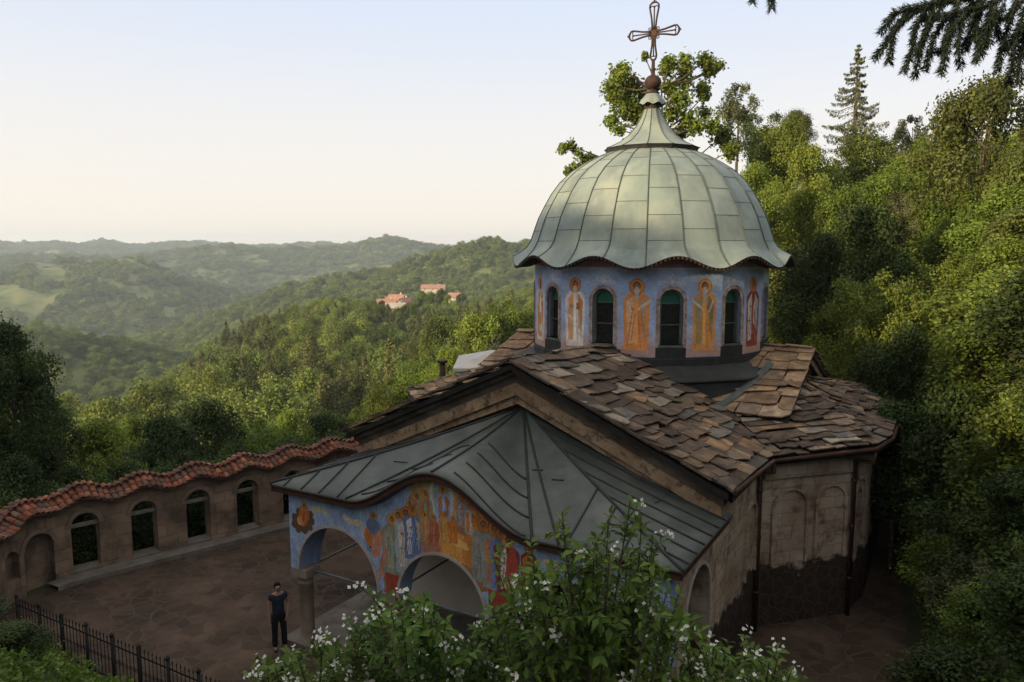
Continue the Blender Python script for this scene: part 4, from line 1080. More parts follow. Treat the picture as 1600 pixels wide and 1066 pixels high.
wb.build('wall', M['ashlar'], wall)
for op in ops+nich[:1]:
    rg_ = MB(); arch_ring(rg_, (op[0], op[1], op[3], op[3], op[4]), .035, -.02, .13, PW, full=False); rg_.build('arch_surround', M['archstone'], wall)
for op in ops:
    lb = MB(); lb.prism([PW(op[0]-.40, 1.44, -.14), PW(op[0]+.40, 1.44, -.14), PW(op[0]+.40, 1.53, -.14), PW(op[0]-.40, 1.53, -.14)], tuple(PW(op[0], 0, -.26)-PW(op[0], 0, -.14))); lb.build('lintel_beam', M['wood'], wall)
    lb = MB(); lb.prism([PW(op[0]-.40, .12, .05), PW(op[0]+.40, .12, .05), PW(op[0]+.40, .19, .05), PW(op[0]-.40, .19, .05)], tuple(PW(op[0], 0, -.5)-PW(op[0], 0, .05))); lb.build('sill', M['kerb'], wall)
kb = MB(); sK = list(np.linspace(SA[132]-1.1, WLEN, 70))
for a, b in zip(sK[:-1], sK[1:]):
    kb.poly([PW(a, .13, .003), PW(a, .13, .55), PW(b, .13, .55), PW(b, .13, .003)][::-1]); kb.poly([PW(a, -.1, .55), PW(b, -.1, .55), PW(b, .13, .55), PW(a, .13, .55)])
kb.build('plinth_step', M['kerb'], wall)
TC = [(.30, .105, .060), (.24, .09, .055), (.38, .135, .070), (.19, .09, .06), (.16, .095, .07), (.26, .12, .08), (.21, .13, .095), (.32, .14, .085)]
tl = MB(); s = .1; rr = random.Random(8)
cb_ = MB()
for a, b in zip(np.linspace(0, WLEN, 120)[:-1], np.linspace(0, WLEN, 120)[1:]):
    for d1, d2, h1, h2 in ((.30, -.24, .03, .23), (-.24, -.78, .23, .03)):
        cb_.poly([PW(a, wtop(a)+h1, d1), PW(b, wtop(b)+h1, d1), PW(b, wtop(b)+h2, d2), PW(a, wtop(a)+h2, d2)])
    cb_.poly([PW(a, wtop(a)-.02, .26), PW(b, wtop(b)-.02, .26), PW(b, wtop(b)-.02, -.74), PW(a, wtop(a)-.02, -.74)])
    cb_.poly([PW(a, wtop(a)-.02, .26), PW(b, wtop(b)-.02, .26), PW(b, wtop(b)+.03, .30), PW(a, wtop(a)+.03, .30)])
cb_.build('coping_bed', M['archstone'], wall)
def shade(r_, a, b, c_): k = r_.uniform(a, b); return tuple(v*k for v in c_)
def half_tile(p0, p1, side, r0, r1, col):
    n = 6; up = (p1-p0).cross(side).normalized()
    if up.z < 0: up = -up
    side = side.normalized(); rows = []
    for p, r in ((p0, r0), (p1, r1)):
        rows.append([p+side*(-math.cos(math.pi*t/n))*r+up*math.sin(math.pi*t/n)*r*.8 for t in range(n+1)])
    i = len(tl.v); tl.v += [tuple(q) for q in rows[0]+rows[1]]
    tl.smooth = True
    for t in range(n): tl.face((i+t, i+t+1, i+n+2+t, i+n+1+t), col)
    tl.smooth = False
    inner = [q-up*.022 for q in rows[0]]; j = len(tl.v); tl.v += [tuple(q) for q in inner]
    for t in range(n): tl.face((j+t, j+t+1, i+t+1, i+t), tuple(v*.8 for v in col))
while s < WLEN-.1:
    w = .17+rr.uniform(-.012, .012); p, nn = wp(s); side = Vector((-nn.y, nn.x, 0)); h = wtop(s)
    for sg in (1, -1):
        for c_ in range(3):
            f0, f1 = (.60-.245*c_)*1.0, (.60-.245*c_)-.29
            ds_ = rr.uniform(-.015, .015)
            z = lambda f: h+.23-.20*f/.54+.035
            a_ = PW(s+ds_, z(f0)+.012, -.24+sg*f0); b_ = PW(s+ds_, z(f1)-.0, -.24+sg*f1)
            half_tile(a_, b_, side, .092+rr.uniform(-.006, .006), .078, shade(rr, .6, 1.15, rr.choice(TC)))
    a_ = PW(s-.06, wtop(s)+.29, -.24); b_ = PW(s+.17, wtop(s+.17)+.295, -.24); half_tile(a_, b_, Vector((nn.x, nn.y, 0)), .11, .10, shade(rr, .6, .95, rr.choice(TC[3:7])))
    s += w
tl.build('tile_coping', M['tile'], wall)

M['iron'] = pmat('black_iron', (.022, .020, .018), None, 8, .6)
# iron fence on the near edge of the courtyard
fence = empty('iron_fence', cw(-10.5, -15.3), -YAW); tag(fence, 'low dark iron fence with pickets and posts at the near left edge of the courtyard', 'fence')
FL = 7.6
for k in range(9):
    x = k*FL/8; m_ = MB(); m_.tube([Vector((x, 0, -.4)), Vector((x, 0, 1.08))], .04, 6); m_.lathe([(0, 1.07), (.05, 1.10), (.045, 1.15), (0, 1.2)], 8, (x, 0)); m_.build('post', M['iron'], fence)
m_ = MB()
for z in (.12, .92): m_.box((0, -.012, z-.018), (FL, .012, z+.018))
m_.build('rail', M['iron'], fence)
m_ = MB(); k = 0; x = .12
while x < FL-.05:
    m_.tube([Vector((x, 0, .02)), Vector((x, 0, 1.02))], [.010, .010], 4); m_.tube([Vector((x, 0, 1.02)), Vector((x, 0, 1.05)), Vector((x, 0, 1.12))], [.008, .022, .002], 4)
    m_.tube([Vector((x, 0, .55))+Vector((.045*math.cos(t), 0, .05*math.sin(t))) for t in np.linspace(0, 6.28, 9)], .007, 4); x += .13
m_.build('pickets', M['iron'], fence); 

# ------------------------------------------------------------------ person
def skinobj(name, verts, edges, rad, mat, parent, sub=2, root=0):
    me = bpy.data.meshes.new(name); me.from_pydata(verts, edges, []); o = linkobj(name, me, parent, mat)
    sk_ = o.modifiers.new('skin', 'SKIN'); sk_.use_smooth_shade = True
    for i, r in enumerate(rad): me.skin_vertices[0].data[i].radius = r if isinstance(r, tuple) else (r, r)
    me.skin_vertices[0].data[root].use_root = True
    ss_ = o.modifiers.new('sub', 'SUBSURF'); ss_.levels = sub; ss_.render_levels = sub; return o
pp = at(437, 1013, 17.3); person = empty('person', (pp.x, pp.y, 0.0), math.atan2(-pp.x, pp.y)*1.0+.25)
tag(person, 'person in a dark short-sleeved top and black trousers standing in the courtyard', 'person')
M['skin'] = pmat('skin', (.30, .17, .11), (.26, .14, .09), 8, .6); M['hair'] = pmat('hair', (.022, .014, .010), None, 9, .6)
M['top'] = pmat('dark_top', (.020, .030, .045), (.013, .018, .028), 9, .9, .3, 30); M['trouser'] = pmat('black_trousers', (.012, .012, .014), (.008, .008, .009), 9, .9); M['shoe'] = pmat('shoes', (.02, .018, .016), None, 9, .6)
# faces -Y; x to its left
V = [(0, 0, .92), (0, 0, 1.08), (0, .0, 1.26), (0, .005, 1.38), (0, .0, 1.455), (0, -.012, 1.53), (0, -.012, 1.61),
     (-.175, .0, 1.36), (-.215, .015, 1.10), (-.225, -.03, .87), (-.222, -.05, .80), (-.215, -.06, .73),
     (.175, .0, 1.36), (.235, .03, 1.12), (.20, -.09, .93), (.165, -.125, .88), (.14, -.14, .83),
     (-.095, 0, .86), (-.10, -.015, .48), (-.105, .02, .09), (-.11, -.10, .03),
     (.095, 0, .86), (.115, -.015, .48), (.13, .02, .09), (.15, -.10, .03)]
E = [(0, 1), (1, 2), (2, 3), (3, 4), (4, 5), (5, 6), (3, 7), (7, 8), (8, 9), (9, 10), (10, 11), (3, 12), (12, 13), (13, 14), (14, 15), (15, 16), (0, 17), (17, 18), (18, 19), (19, 20), (0, 21), (21, 22), (22, 23), (23, 24)]
RD_ = [(.13, .10), (.11, .085), (.125, .095), (.10, .08), (.045, .045), (.068, .078), (.066, .08), .05, .038, .027, (.03, .018), (.028, .014), .05, .038, .027, (.03, .018), (.026, .014), .085, .055, .038, (.035, .025), .085, .055, .038, (.035, .025)]
skinobj('body', V, E, RD_, M['skin'], person)
def hand(mb, c, d, sx):
    for k in range(4):
        o_ = Vector((0, (.024-.016*k), 0)); L = (.05, .06, .062, .05)[3-k]
        mb.tube([c+o_, c+o_+d*L*.5, c+o_+d*L+Vector((-sx*.012, -.004, 0))], [.0085, .008, .006], 5)
    mb.tube([c+Vector((0, -.03, .03)), c+Vector((-sx*.012, -.048, .005)), c+Vector((-sx*.014, -.05, -.018))], [.010, .009, .007], 5)
fingers = MB(); hand(fingers, Vector((-.215, -.062, .715)), Vector((0, -.15, -1)).normalized(), -1); fingers.build('fingers', M['skin'], person)
fingers = MB(); hand(fingers, Vector((.138, -.142, .815)), Vector((-.3, -.2, -.9)).normalized(), 1)
fingers.build('fingers', M['skin'], person)
for sx in (-1, 1):
    fc = MB(); fc.smooth = True
    fc.lathe([(0, 1.568), (.010, 1.572), (.012, 1.578), (0, 1.585)], 8, (sx*.026, -.089))
    fc.build('eye', M['hair'], person)
fc = MB(); fc.smooth = True; fc.tube([Vector((0, -.086, 1.585)), Vector((0, -.106, 1.552)), Vector((0, -.088, 1.545))], [.006, .012, .006], 6)
fc.build('nose', M['skin'], person)
fc = MB(); fc.tube([Vector((-.02, -.083, 1.520)), Vector((0, -.090, 1.518)), Vector((.02, -.083, 1.520))], .005, 5); M['lip'] = pmat('lips', (.25, .08, .07), None, 9, .6); fc.build('mouth', M['lip'], person)
skinobj('hair', [(0, .01, 1.60), (0, .02, 1.66), (0, .045, 1.56), (0, .06, 1.49), (0, -.035, 1.675), (-.055, .015, 1.55), (.055, .015, 1.55)], [(0, 1), (0, 2), (2, 3), (1, 4), (0, 5), (0, 6)], [(.088, .08), (.07, .06), (.085, .06), (.05, .035), (.05, .028), .035, .035], M['hair'], person)
skinobj('top', [(0, 0, .86), (0, 0, 1.04), (0, 0, 1.24), (0, .004, 1.365), (0, .006, 1.405), (-.165, .0, 1.365), (-.20, .008, 1.25), (.165, .0, 1.365), (.205, .012, 1.25)], [(0, 1), (1, 2), (2, 3), (3, 4), (3, 5), (5, 6), (3, 7), (7, 8)],
        [(.175, .135), (.15, .118), (.158, .12), (.125, .10), (.06, .055), .068, .060, .068, .060], M['top'], person)
skinobj('trousers', [(0, 0, 1.02), (0, 0, .86), (-.095, 0, .80), (-.10, -.012, .46), (-.105, .015, .08), (.095, 0, .80), (.115, -.012, .46), (.13, .015, .08)], [(0, 1), (1, 2), (2, 3), (3, 4), (1, 5), (5, 6), (6, 7)],
        [(.15, .115), (.16, .125), .10, .072, .072, .098, .072, .072], M['trouser'], person)
for a_, b_ in (((-.105, .03, .035), (-.115, -.13, .028)), ((.13, .03, .035), (.16, -.13, .028))):
    skinobj('shoe', [a_, ((a_[0]+b_[0])/2, (a_[1]+b_[1])/2, .04), b_], [(0, 1), (1, 2)], [(.045, .035), (.045, .035), (.04, .025)], M['shoe'], person)

# ------------------------------------------------------------------ far hamlet
M['houseroof'] = pmat('red_roof', (.36, .19, .13), (.28, .15, .11), .3, .9); M['housewall'] = pmat('house_wall', (.52, .46, .34), (.42, .36, .27), .3, .9); M['housewindow'] = pmat('house_window', (.03, .03, .03), None, .3, .4)
def ground_at(px, y, rmin):
    a, b = ray(px, y)
    for r in np.arange(rmin, 4000, 4.0):
        if CAMZ-b*r <= H1(a*r, r): return Vector((a*r, r, H1(a*r, r)))
    return Vector((a*rmin, rmin, H1(a*rmin, rmin)))
def house(p, w, d, h, rh, rz, label, roofm=None, nw=3):
    t = empty('house', p, rz); tag(t, label, 'house', 'houses of the hamlet on the far hill')
    m_ = MB(); m_.box((-w/2, -d/2, -4), (w/2, d/2, h)); m_.prism([Vector((-w/2, -d/2, h)), Vector((-w/2, d/2, h)), Vector((-w/2, 0, h+rh*.93))], (w, 0, 0)); m_.build('wall', M['housewall'], t)
    m_ = MB(); e_ = .6
    for sg in (1, -1): m_.prism([Vector((-w/2-e_, sg*(d/2+e_), h-rh*e_/(d/2))), Vector((w/2+e_, sg*(d/2+e_), h-rh*e_/(d/2))), Vector((w/2+e_, 0, h+rh)), Vector((-w/2-e_, 0, h+rh))], (0, 0, .3))
    m_.build('roof', roofm or M['houseroof'], t)
    for fl_ in range(max(1, int(h//3))):
        for k in range(nw):
            x = -w/2+w*(k+.5)/nw; m_ = MB(); m_.box((x-.55, -d/2-.05, .9+fl_*3), (x+.55, -d/2+.1, 2.3+fl_*3)); m_.build('window', M['housewindow'], t)
    m_ = MB(); m_.box((w*.2, .3, h), (w*.2+.8, 1.1, h+rh+1.2)); m_.build('chimney', M['housewall'], t)
M['palehouseroof'] = pmat('pale_house_roof', (.46, .38, .30), (.36, .30, .24), .3, .9)
hs_ = [(618, 474, 372, 8.5, 7, 6.0, 2.0, .25, 'cream two-storey house with a pale roof, nearest and tallest of the far hamlet', 3, 1),
       (604, 468, 392, 9, 6, 3.5, 2.2, .05, 'low house with a wide red roof at the left end of the far hamlet', 3, 0),
       (620, 461, 402, 8, 6, 4.5, 2.4, -.3, 'red-roofed house rising just behind the cream house of the far hamlet', 3, 0),
       (633, 466, 398, 6, 5, 4.0, 2.2, .9, 'small red-roofed house to the right of the cream house of the far hamlet', 2, 0),
       (611, 464, 412, 6, 5, 4.0, 2.0, .5, 'red-roofed house wedged between the two rear houses of the far hamlet', 2, 0)]
for (px, yb, r, w, d, h, rh, rz, lb, nw, pr_) in hs_:
    a, b = ray(px, yb); house(Vector((a*r, r, CAMZ-b*r-h-rh)), w, d, h, rh, rz, lb, M['palehouseroof'] if pr_ else None, nw)
for px, yt, r, w, d, h, rh, rz, lb in ((677, 445, 880, 27, 14, 2.5, 4.0, .02, 'long barn-like house with a pale red roof highest on the far hill'), (711, 458, 700, 11, 8, 2.5, 3.2, -.2, 'small red-roofed house among trees at the right end of the far hamlet')):
    a, b = ray(px, yt); p_ = Vector((a*r, r, CAMZ-b*r-h-rh)); house(p_, w, d, h, rh, rz, lb)
HAMLET = [(585, 690), (560, 640)]

# ------------------------------------------------------------------ forests on the hills (stuff: instanced points)
proto = bpy.data.collections.new('forest_kinds')
def proto_add(name, key_leaf, seed, K, n, leaf, z0, mat, conif=False):
    rg = np.random.default_rng(seed)
    if conif:
        c = []; r = []
        for k in range(K):
            h = rg.random(); a = rg.uniform(0, 6.28); q = .30*(1-h)**.8+.02; c.append((q*math.cos(a)*.7, q*math.sin(a)*.7, .08+.9*h)); r.append(.05+.10*(1-h))
        V, F, C = cloud(c, r, n, leaf, rg)
    else: (V, F, C), c, r = crown_unit(rg, K, n, leaf, z0, rmin=.14, rmax=.26)
    me = np_mesh(name, V, F, C); me.materials.append(mat); o = bpy.data.objects.new(name, me); proto.objects.link(o)
for k in range(3): proto_add('k%d' % k, '', 40+k, 40, 5200, .042, .0, M['forest'])
proto_add('k3', '', 50, 38, 3500, .037, .0, M['forestpine'], True)
proto_add('k4', '', 51, 38, 3500, .037, .0, M['forestpine'], True)
def gn_tree():
    g = bpy.data.node_groups.new('scatter', 'GeometryNodeTree'); g.interface.new_socket('Geometry', in_out='INPUT', socket_type='NodeSocketGeometry'); g.interface.new_socket('Geometry', in_out='OUTPUT', socket_type='NodeSocketGeometry')
    n = g.nodes; L = g.links; i_ = n.new('NodeGroupInput'); o_ = n.new('NodeGroupOutput'); ip = n.new('GeometryNodeInstanceOnPoints'); ci = n.new('GeometryNodeCollectionInfo')
    ci.inputs['Collection'].default_value = proto; ci.inputs['Separate Children'].default_value = True; ci.inputs['Reset Children'].default_value = True
    def na_(nm, ty): a = n.new('GeometryNodeInputNamedAttribute'); a.data_type = ty; a.inputs[0].default_value = nm; return a.outputs[0]
    L.new(i_.outputs[0], ip.inputs['Points']); L.new(ci.outputs[0], ip.inputs['Instance']); ip.inputs['Pick Instance'].default_value = True
    L.new(na_('pick', 'INT'), ip.inputs['Instance Index']); L.new(na_('rot', 'FLOAT_VECTOR'), ip.inputs['Rotation']); L.new(na_('scl', 'FLOAT_VECTOR'), ip.inputs['Scale'])
    L.new(ip.outputs[0], o_.inputs[0]); return g
GNT = gn_tree()
ratio_g = (GZ-CAMZ)/np.maximum(R_, 1); cum = np.maximum.accumulate(ratio_g, axis=0)
def visible(x, y, ztop, margin):
    r = np.hypot(x, y); a = np.arctan2(x, y); ia = np.clip(np.searchsorted(azs, a), 0, na-1); ir = np.clip(np.searchsorted(rs, r*.985)-1, 0, nr-1)
    return (ztop-CAMZ)/r >= cum[ir, ia]-margin
def inpoly(px, py, poly):
    m = np.zeros(len(px), bool); n = len(poly); j = n-1
    for i in range(n):
        xi, yi = poly[i]; xj, yj = poly[j]
        m ^= ((yi > py) != (yj > py)) & (px < (xj-xi)*(py-yi)/(yj-yi+1e-9)+xi); j = i
    return m
MEAD = [[(-30, 442), (30, 449), (62, 458), (88, 468), (55, 478), (20, 490), (-30, 492)], [(50, 417), (120, 411), (205, 402), (209, 408), (140, 416), (60, 423)], [(150, 436), (170, 434), (230, 466), (225, 472), (180, 452)],
        [(60, 524), (130, 520), (215, 534), (150, 540)], [(-20, 514), (60, 516), (40, 522), (-20, 524)], [(255, 480), (290, 478), (270, 500), (250, 494)], [(190, 512), (215, 516), (225, 530), (195, 524)], [(560, 489), (600, 487), (640, 489), (640, 503), (600, 503), (570, 500)]]
def scatter(name, r0, r1, sp, hgt, wid, seed, label, a0=-46, a1=12, pines=True, margin=.012):
    rg = np.random.default_rng(seed); A0, A1 = R(a0), R(a1)
    n = int(.5*(r1**2-r0**2)*(A1-A0)/sp**2)
    r = np.sqrt(rg.uniform(r0**2, r1**2, n)); a = rg.uniform(A0, A1, n); x = r*np.sin(a); y = r*np.cos(a); z = Hgt(x, y)
    q0 = np.exp(rg.normal(size=n)*.28); h = hgt*np.clip(q0, .45, 1.5)*rg.uniform(.8, 1.15, n); w = wid*np.clip(q0, .5, 1.4)*rg.uniform(.9, 1.3, n)
    k = visible(x, y, z+h, margin)
    dn = (CAMZ-z)/y; v = 1200*np.tan(np.arctan(dn)-PITCH); py = 533+v; px = 800+x/y*(1200*CP-v*SP)
    for m_ in MEAD: k &= ~inpoly(px, py, m_)
    patch = fbm(x, y, 170., 21, 3)
    k &= ~((px < 290) & (py > 408) & (py < 500) & (patch > .52) & (r > 1400))
    k &= ~((r > 1200) & (r < 2600) & (px < 330) & (patch > .75))
    pin = np.zeros(n, bool)
    if pines: pin = (px > 300) & (px < 830) & (py > 520) & (fbm(x, y, 70., 31, 3) > .22)
    x, y, z, h, w, pin = (q_[k] for q_ in (x, y, z, h, w, pin)); n = len(x)
    me = bpy.data.meshes.new(name); me.vertices.add(n); me.vertices.foreach_set('co', np.stack([x, y, z-.4], 1).astype(np.float32).ravel())
    pk = np.where(pin, rg.integers(3, 5, n), rg.integers(0, 3, n)).astype(np.int32)
    at_ = me.attributes.new('pick', 'INT', 'POINT'); at_.data.foreach_set('value', pk)
    at_ = me.attributes.new('rot', 'FLOAT_VECTOR', 'POINT'); q_ = np.zeros((n, 3), np.float32); q_[:, 2] = rg.uniform(0, 6.28, n); at_.data.foreach_set('vector', q_.ravel())
    sc = np.stack([w, w, h*np.where(pin, 1.35, 1)], 1).astype(np.float32); at_ = me.attributes.new('scl', 'FLOAT_VECTOR', 'POINT'); at_.data.foreach_set('vector', sc.ravel())
    o = linkobj(name, me); md = o.modifiers.new('scatter', 'NODES'); md.node_group = GNT; tag(o, label, 'forest', None, 'stuff'); print(name, n); return o
scatter('near_forest', 100, 580, 5.0, 8.0, 7.5, 61, 'broadleaf and pine forest covering the near hillside below the courtyard wall')
scatter('middle_forest', 580, 1900, 8.5, 9.0, 11.0, 62, 'green forest covering the middle hills and the domed hill left of the drum', pines=False)
scatter('distant_forest', 1900, 4900, 18, 11.0, 22.0, 63, 'hazy blue-green woods covering the farthest ridges', pines=False)

# ------------------------------------------------------------------ trees beyond the courtyard wall
for i, (k, px, yt, r, wp_, lb) in enumerate([
    ('dark', 10, 512, 27, 170, 'big dark broadleaf tree at the left edge of the photo, above the tile coping'),
    ('dark', 60, 640, 30, 150, 'dark bushy tree behind the lowest stretch of the tile coping'),
    ('broadb', 150, 668, 36, 170, 'green round tree behind the wall, second from the left edge'),
    ('broadb', 205, 655, 52, 100, 'mid green tree behind the wall between two darker ones'),
    ('dark', 255, 660, 40, 175, 'dark tree behind the second arch of the courtyard wall'),
    ('dark', 325, 636, 44, 160, 'tallest dark tree behind the third arch of the courtyard wall'),
    ('broad', 395, 655, 46, 160, 'green spreading tree behind the fourth arch of the courtyard wall'),
    ('broadb', 450, 650, 50, 110, 'green tree above the coping left of the church gable'),
    ('dark', 505, 652, 52, 140, 'dark green tree just left of the low end of the church gable'),
    ('broad', 560, 640, 54, 100, 'bright green tree touching the low end of the church gable'),
    ('broad', 612, 592, 62, 100, 'bright yellow-green tree above the left slope of the gable'),
    ('broad', 655, 560, 66, 110, 'bright green rounded tree left of the vent pipe'),
    ('broadb', 700, 548, 60, 90, 'fresh green tree behind the vent pipe'),
    ('broadb', 745, 500, 80, 130, 'green tree behind the slab roof left of the drum'),
    ('broad', 800, 470, 84, 110, 'tall green tree beside the left edge of the drum'),
    ('dark', 770, 545, 56, 100, 'dark low tree behind the left transept roof'),
    ('olive', 690, 500, 110, 110, 'olive tree beneath the far hamlet'),
    ('darkb', 30, 720, 24, 160, 'dark bush hugging the coping at the left edge of the photo'),
    ('darkb', 110, 735, 26.5, 120, 'dark bush behind the first arch of the courtyard wall'),
    ('dark', 200, 728, 29, 110, 'dark bush between the first and second arch'),
    ('darkb', 290, 712, 32, 110, 'dark bush between the second and third arch'),
    ('dark', 370, 698, 35, 110, 'dark bush behind the coping above the fourth arch'),
    ('dark', 450, 690, 38, 110, 'dark bush behind the coping beside the porch eave'),
    ('darkb', 530, 682, 42, 110, 'dark bush above the coping where it meets the porch roof')]):
    tree_px(k, px, yt, r, wp_, lb, group='trees beyond the courtyard wall')
for i, (px, yt, r, wp_) in enumerate([(590, 474, 352, 26), (604, 480, 356, 22), (633, 477, 360, 22), (645, 470, 372, 26), (660, 456, 420, 22), (690, 452, 430, 26), (672, 455, 440, 20), (700, 462, 420, 22), (722, 460, 420, 30), (580, 468, 380, 26), (626, 488, 350, 18), (597, 470, 384, 16)]):
    tree_px(['broad', 'broadb', 'olive'][i % 3], px, yt, r, wp_, 'green tree standing among the houses of the far hamlet', group='trees among the far houses')
# bare-branched tree behind the left roof
bt_ = MB(); b0 = at(735, 640, 50)
def twig(p, d, L, r, lev):
    q_ = p+d*L*.5+Vector((random.uniform(-.1, .1),)*3)*L; e_ = p+d*L; bt_.tube([p, q_, e_], [r, r*.75, r*.45], 5)
    if lev:
        for k in range(3): nd = (d+Vector((random.uniform(-.9, .9), random.uniform(-.6, .6), random.uniform(-.2, .6)))).normalized(); twig(p.lerp(e_, random.uniform(.45, 1)), nd, L*random.uniform(.5, .75), r*.45, lev-1)
twig(Vector((b0.x, b0.y, b0.z-3)), Vector((.2, 0, 1)).normalized(), 4.0, .12, 4)
tag(bt_.build('bare_tree', M['wood']), 'bare grey-branched tree behind the left slab roof', 'tree')

# ------------------------------------------------------------------ hillside right of and behind the church
HT = [('pale', 1155, 132, 52, 95, 'pale sparse tree just right of the lantern on the skyline'), ('broad', 1205, 178, 46, 120, 'bright green round tree on the skyline right of the dome'), ('olive', 1243, 176, 60, 70, 'narrow olive tree on the skyline left of the tall spruce'),
      ('pale', 1425, 182, 62, 80, 'pale airy tree on the skyline right of the tall spruce'), ('olive', 1545, 132, 38, 220, 'large olive tree at the upper right corner under the dark spruce branch'), ('broad', 1470, 205, 46, 110, 'green tree on the skyline left of the large olive tree'),
      ('broadb', 1260, 235, 42, 120, 'bright green tree below the skyline right of the dome'), ('olive', 1350, 215, 54, 150, 'olive tree around the foot of the tall spruce'), ('broadb', 1180, 262, 38, 100, 'mid green tree touching the right shoulder of the dome'),
      ('broad', 1400, 262, 42, 140, 'bright green bushy tree below the tall spruce'), ('olive', 1620, 230, 34, 160, 'olive tree cut by the right edge of the photo below the skyline'), ('broad', 1500, 300, 36, 150, 'green tree in the middle of the right slope'),
      ('broadb', 1320, 300, 38, 120, 'yellow-green tree in front of the olive tree on the slope'), ('shrubpale', 1400, 300, 33, 70, 'pale dry shrub among green trees on the slope'), ('dark', 1350, 330, 33, 190, 'big dark round shrub right of the dome eave'),
      ('darkb', 1290, 372, 32, 150, 'dark shrub immediately right of the scalloped dome eave'), ('broad', 1245, 430, 36, 110, 'bright green bush beside the right edge of the drum'), ('broad', 1370, 425, 27, 170, 'leafy green tree above the transept roof on the right'),
      ('broad', 1480, 400, 30, 150, 'green tree upslope of the transept roof'), ('broadb', 1580, 380, 28, 170, 'green bushy tree at the right edge halfway up the slope'), ('broadb', 1300, 480, 31, 120, 'dense green bush above the small gable of the transept'),
      ('darkb', 1420, 520, 24, 170, 'dark leafy shrub above the apse roof'), ('broad', 1540, 500, 23, 190, 'green shrub on the right slope level with the drum'), ('shrubdark', 1400, 640, 21.5, 130, 'dark shrub overhanging the passage beside the apse'),
      ('shrubdark', 1500, 620, 20, 170, 'green shrub on the slope level with the apse roof'), ('shrubolive', 1610, 610, 18, 150, 'green shrub at the right edge level with the apse roof')]
for (k, px, yt, r, w, lb) in HT: tree_px(k, px, yt, r, w, lb, group='trees on the slope right of the church')
rg = np.random.default_rng(77); cnt = 0; tries = 0; used = []
while cnt < 130 and tries < 6000:
    tries += 1; a = R(rg.uniform(6, 37)); r = rg.uniform(20, 66); x, y = r*math.sin(a), r*math.cos(a); u, w = uw(x, y); z = H1(x, y)
    if z < .5 or (abs(u) < 8.8 and w < 11.5) : continue
    if any((x-q[0])**2+(y-q[1])**2 < (2.0+.022*r)**2 for q in used): continue
    used.append((x, y)); k = rg.choice(['shrub', 'shrub', 'shrubolive', 'shrubdark', 'broadb', 'shrubpale'], p=[.3, .2, .2, .12, .13, .05])
    h = rg.uniform(2.2, 3.8)+(r-20)*.03; wd = h*rg.uniform(1.0, 1.5)
    tree(k, x, y, h, wd, 'leafy shrub in the dense thicket covering the slope to the right of the church', cat='shrub', name='leafy_shrub', group='shrubs of the thicket on the right slope', z=z-.3); cnt += 1
cnt = 0; tries = 0
while cnt < 46 and tries < 4000:
    tries += 1; a = R(rg.uniform(25, 38)); r = rg.uniform(11, 22); x, y = r*math.sin(a), r*math.cos(a); u, w = uw(x, y); z = H1(x, y)
    if z < .8 or any((x-q[0])**2+(y-q[1])**2 < 1.1**2 for q in used): continue
    used.append((x, y)); k = rg.choice(['shrub', 'shrubdark', 'shrubolive', 'shrubpale'], p=[.38, .34, .2, .08]); h = rg.uniform(.9, 2.3)
    tree(k, x, y, h, h*rg.uniform(1.0, 1.7), 'low leafy shrub rooted in the creepers of the bank beside the apse', cat='shrub', name='bank_shrub', group='low shrubs on the bank beside the apse', z=z-.2); cnt += 1
# dark shrubs added outside the courtyard wall so its openings look dark
for k, s in enumerate(np.arange(1.0, WLEN-.5, 1.05)):
    p = PW(float(s), 0, -1.9-.5*(k % 2)); tree('shrubdark', p.x, p.y, 2.9, 2.5, 'dark shrub added outside the arched courtyard wall to darken its openings', cat='shrub', name='wall_shrub', group='dark shrubs behind the courtyard wall', z=-.9)
# tall tree behind the dome, open crown
def custom_tree(name, label, base, clumps, leafn, leaf, mat, trunk_r=.25, seed=3, group=None):
    t = empty(name, base); tag(t, label, 'tree', group); rg = np.random.default_rng(seed); b = Vector(base)
    c = np.array([tuple(p-b) for p, r in clumps]); r = np.array([r for p, r in clumps])
    V, F, C = cloud(c, r, leafn, leaf, rg, shell=.0, var=.35); linkobj('crown', np_mesh('crown', V, F, C), t, mat)
    mb = MB(); top = Vector((float(np.median(c[:, 0])), float(np.median(c[:, 1])), float(c[:, 2].max())*.9))
    sp = [top*k/6+Vector((math.sin(k*2)*.12, 0, 0)) for k in range(7)]; mb.tube(sp, [trunk_r*(1-.14*k) for k in range(7)], 8)
    for q_ in c:
        e_ = Vector(q_); s_ = min(sp[2:], key=lambda s: abs((s-e_).length-abs(e_.z-s.z)*.2-1.2)+max(0, s.z-e_.z)*3)
        mb.tube([s_, s_.lerp(e_, .5)+Vector((0, 0, -.2)), e_], [trunk_r*.3, trunk_r*.2, trunk_r*.06], 5)
    mb.build('trunk', M['bark'], t); return t
D = 43.0; CL = []
for (x, y, rp) in [(962, 120, 14), (975, 105, 12), (985, 128, 18), (965, 150, 17), (955, 138, 12), (1000, 145, 16), (980, 165, 18), (1000, 180, 18), (955, 190, 11), (970, 205, 12), (1008, 92, 8), (1040, 112, 15), (1050, 95, 10), (1068, 92, 12), (1075, 105, 12), (1068, 128, 15), (1045, 140, 15), (1060, 155, 16), (1050, 178, 16), (1070, 185, 13), (1103, 92, 11), (1118, 103, 12), (1108, 115, 11), (1098, 135, 11), (1103, 152, 13), (1098, 178, 15), (1085, 200, 18), (1110, 195, 15), (1060, 210, 16), (1020, 200, 16), (1130, 105, 7), (1130, 215, 16), (1140, 235, 18)]:
    CL.append((at(x+random.uniform(-4, 4), y+random.uniform(-4, 4), D+random.uniform(-1.5, 1.5)), rp*random.uniform(.8, 1.3)*D/1200.))
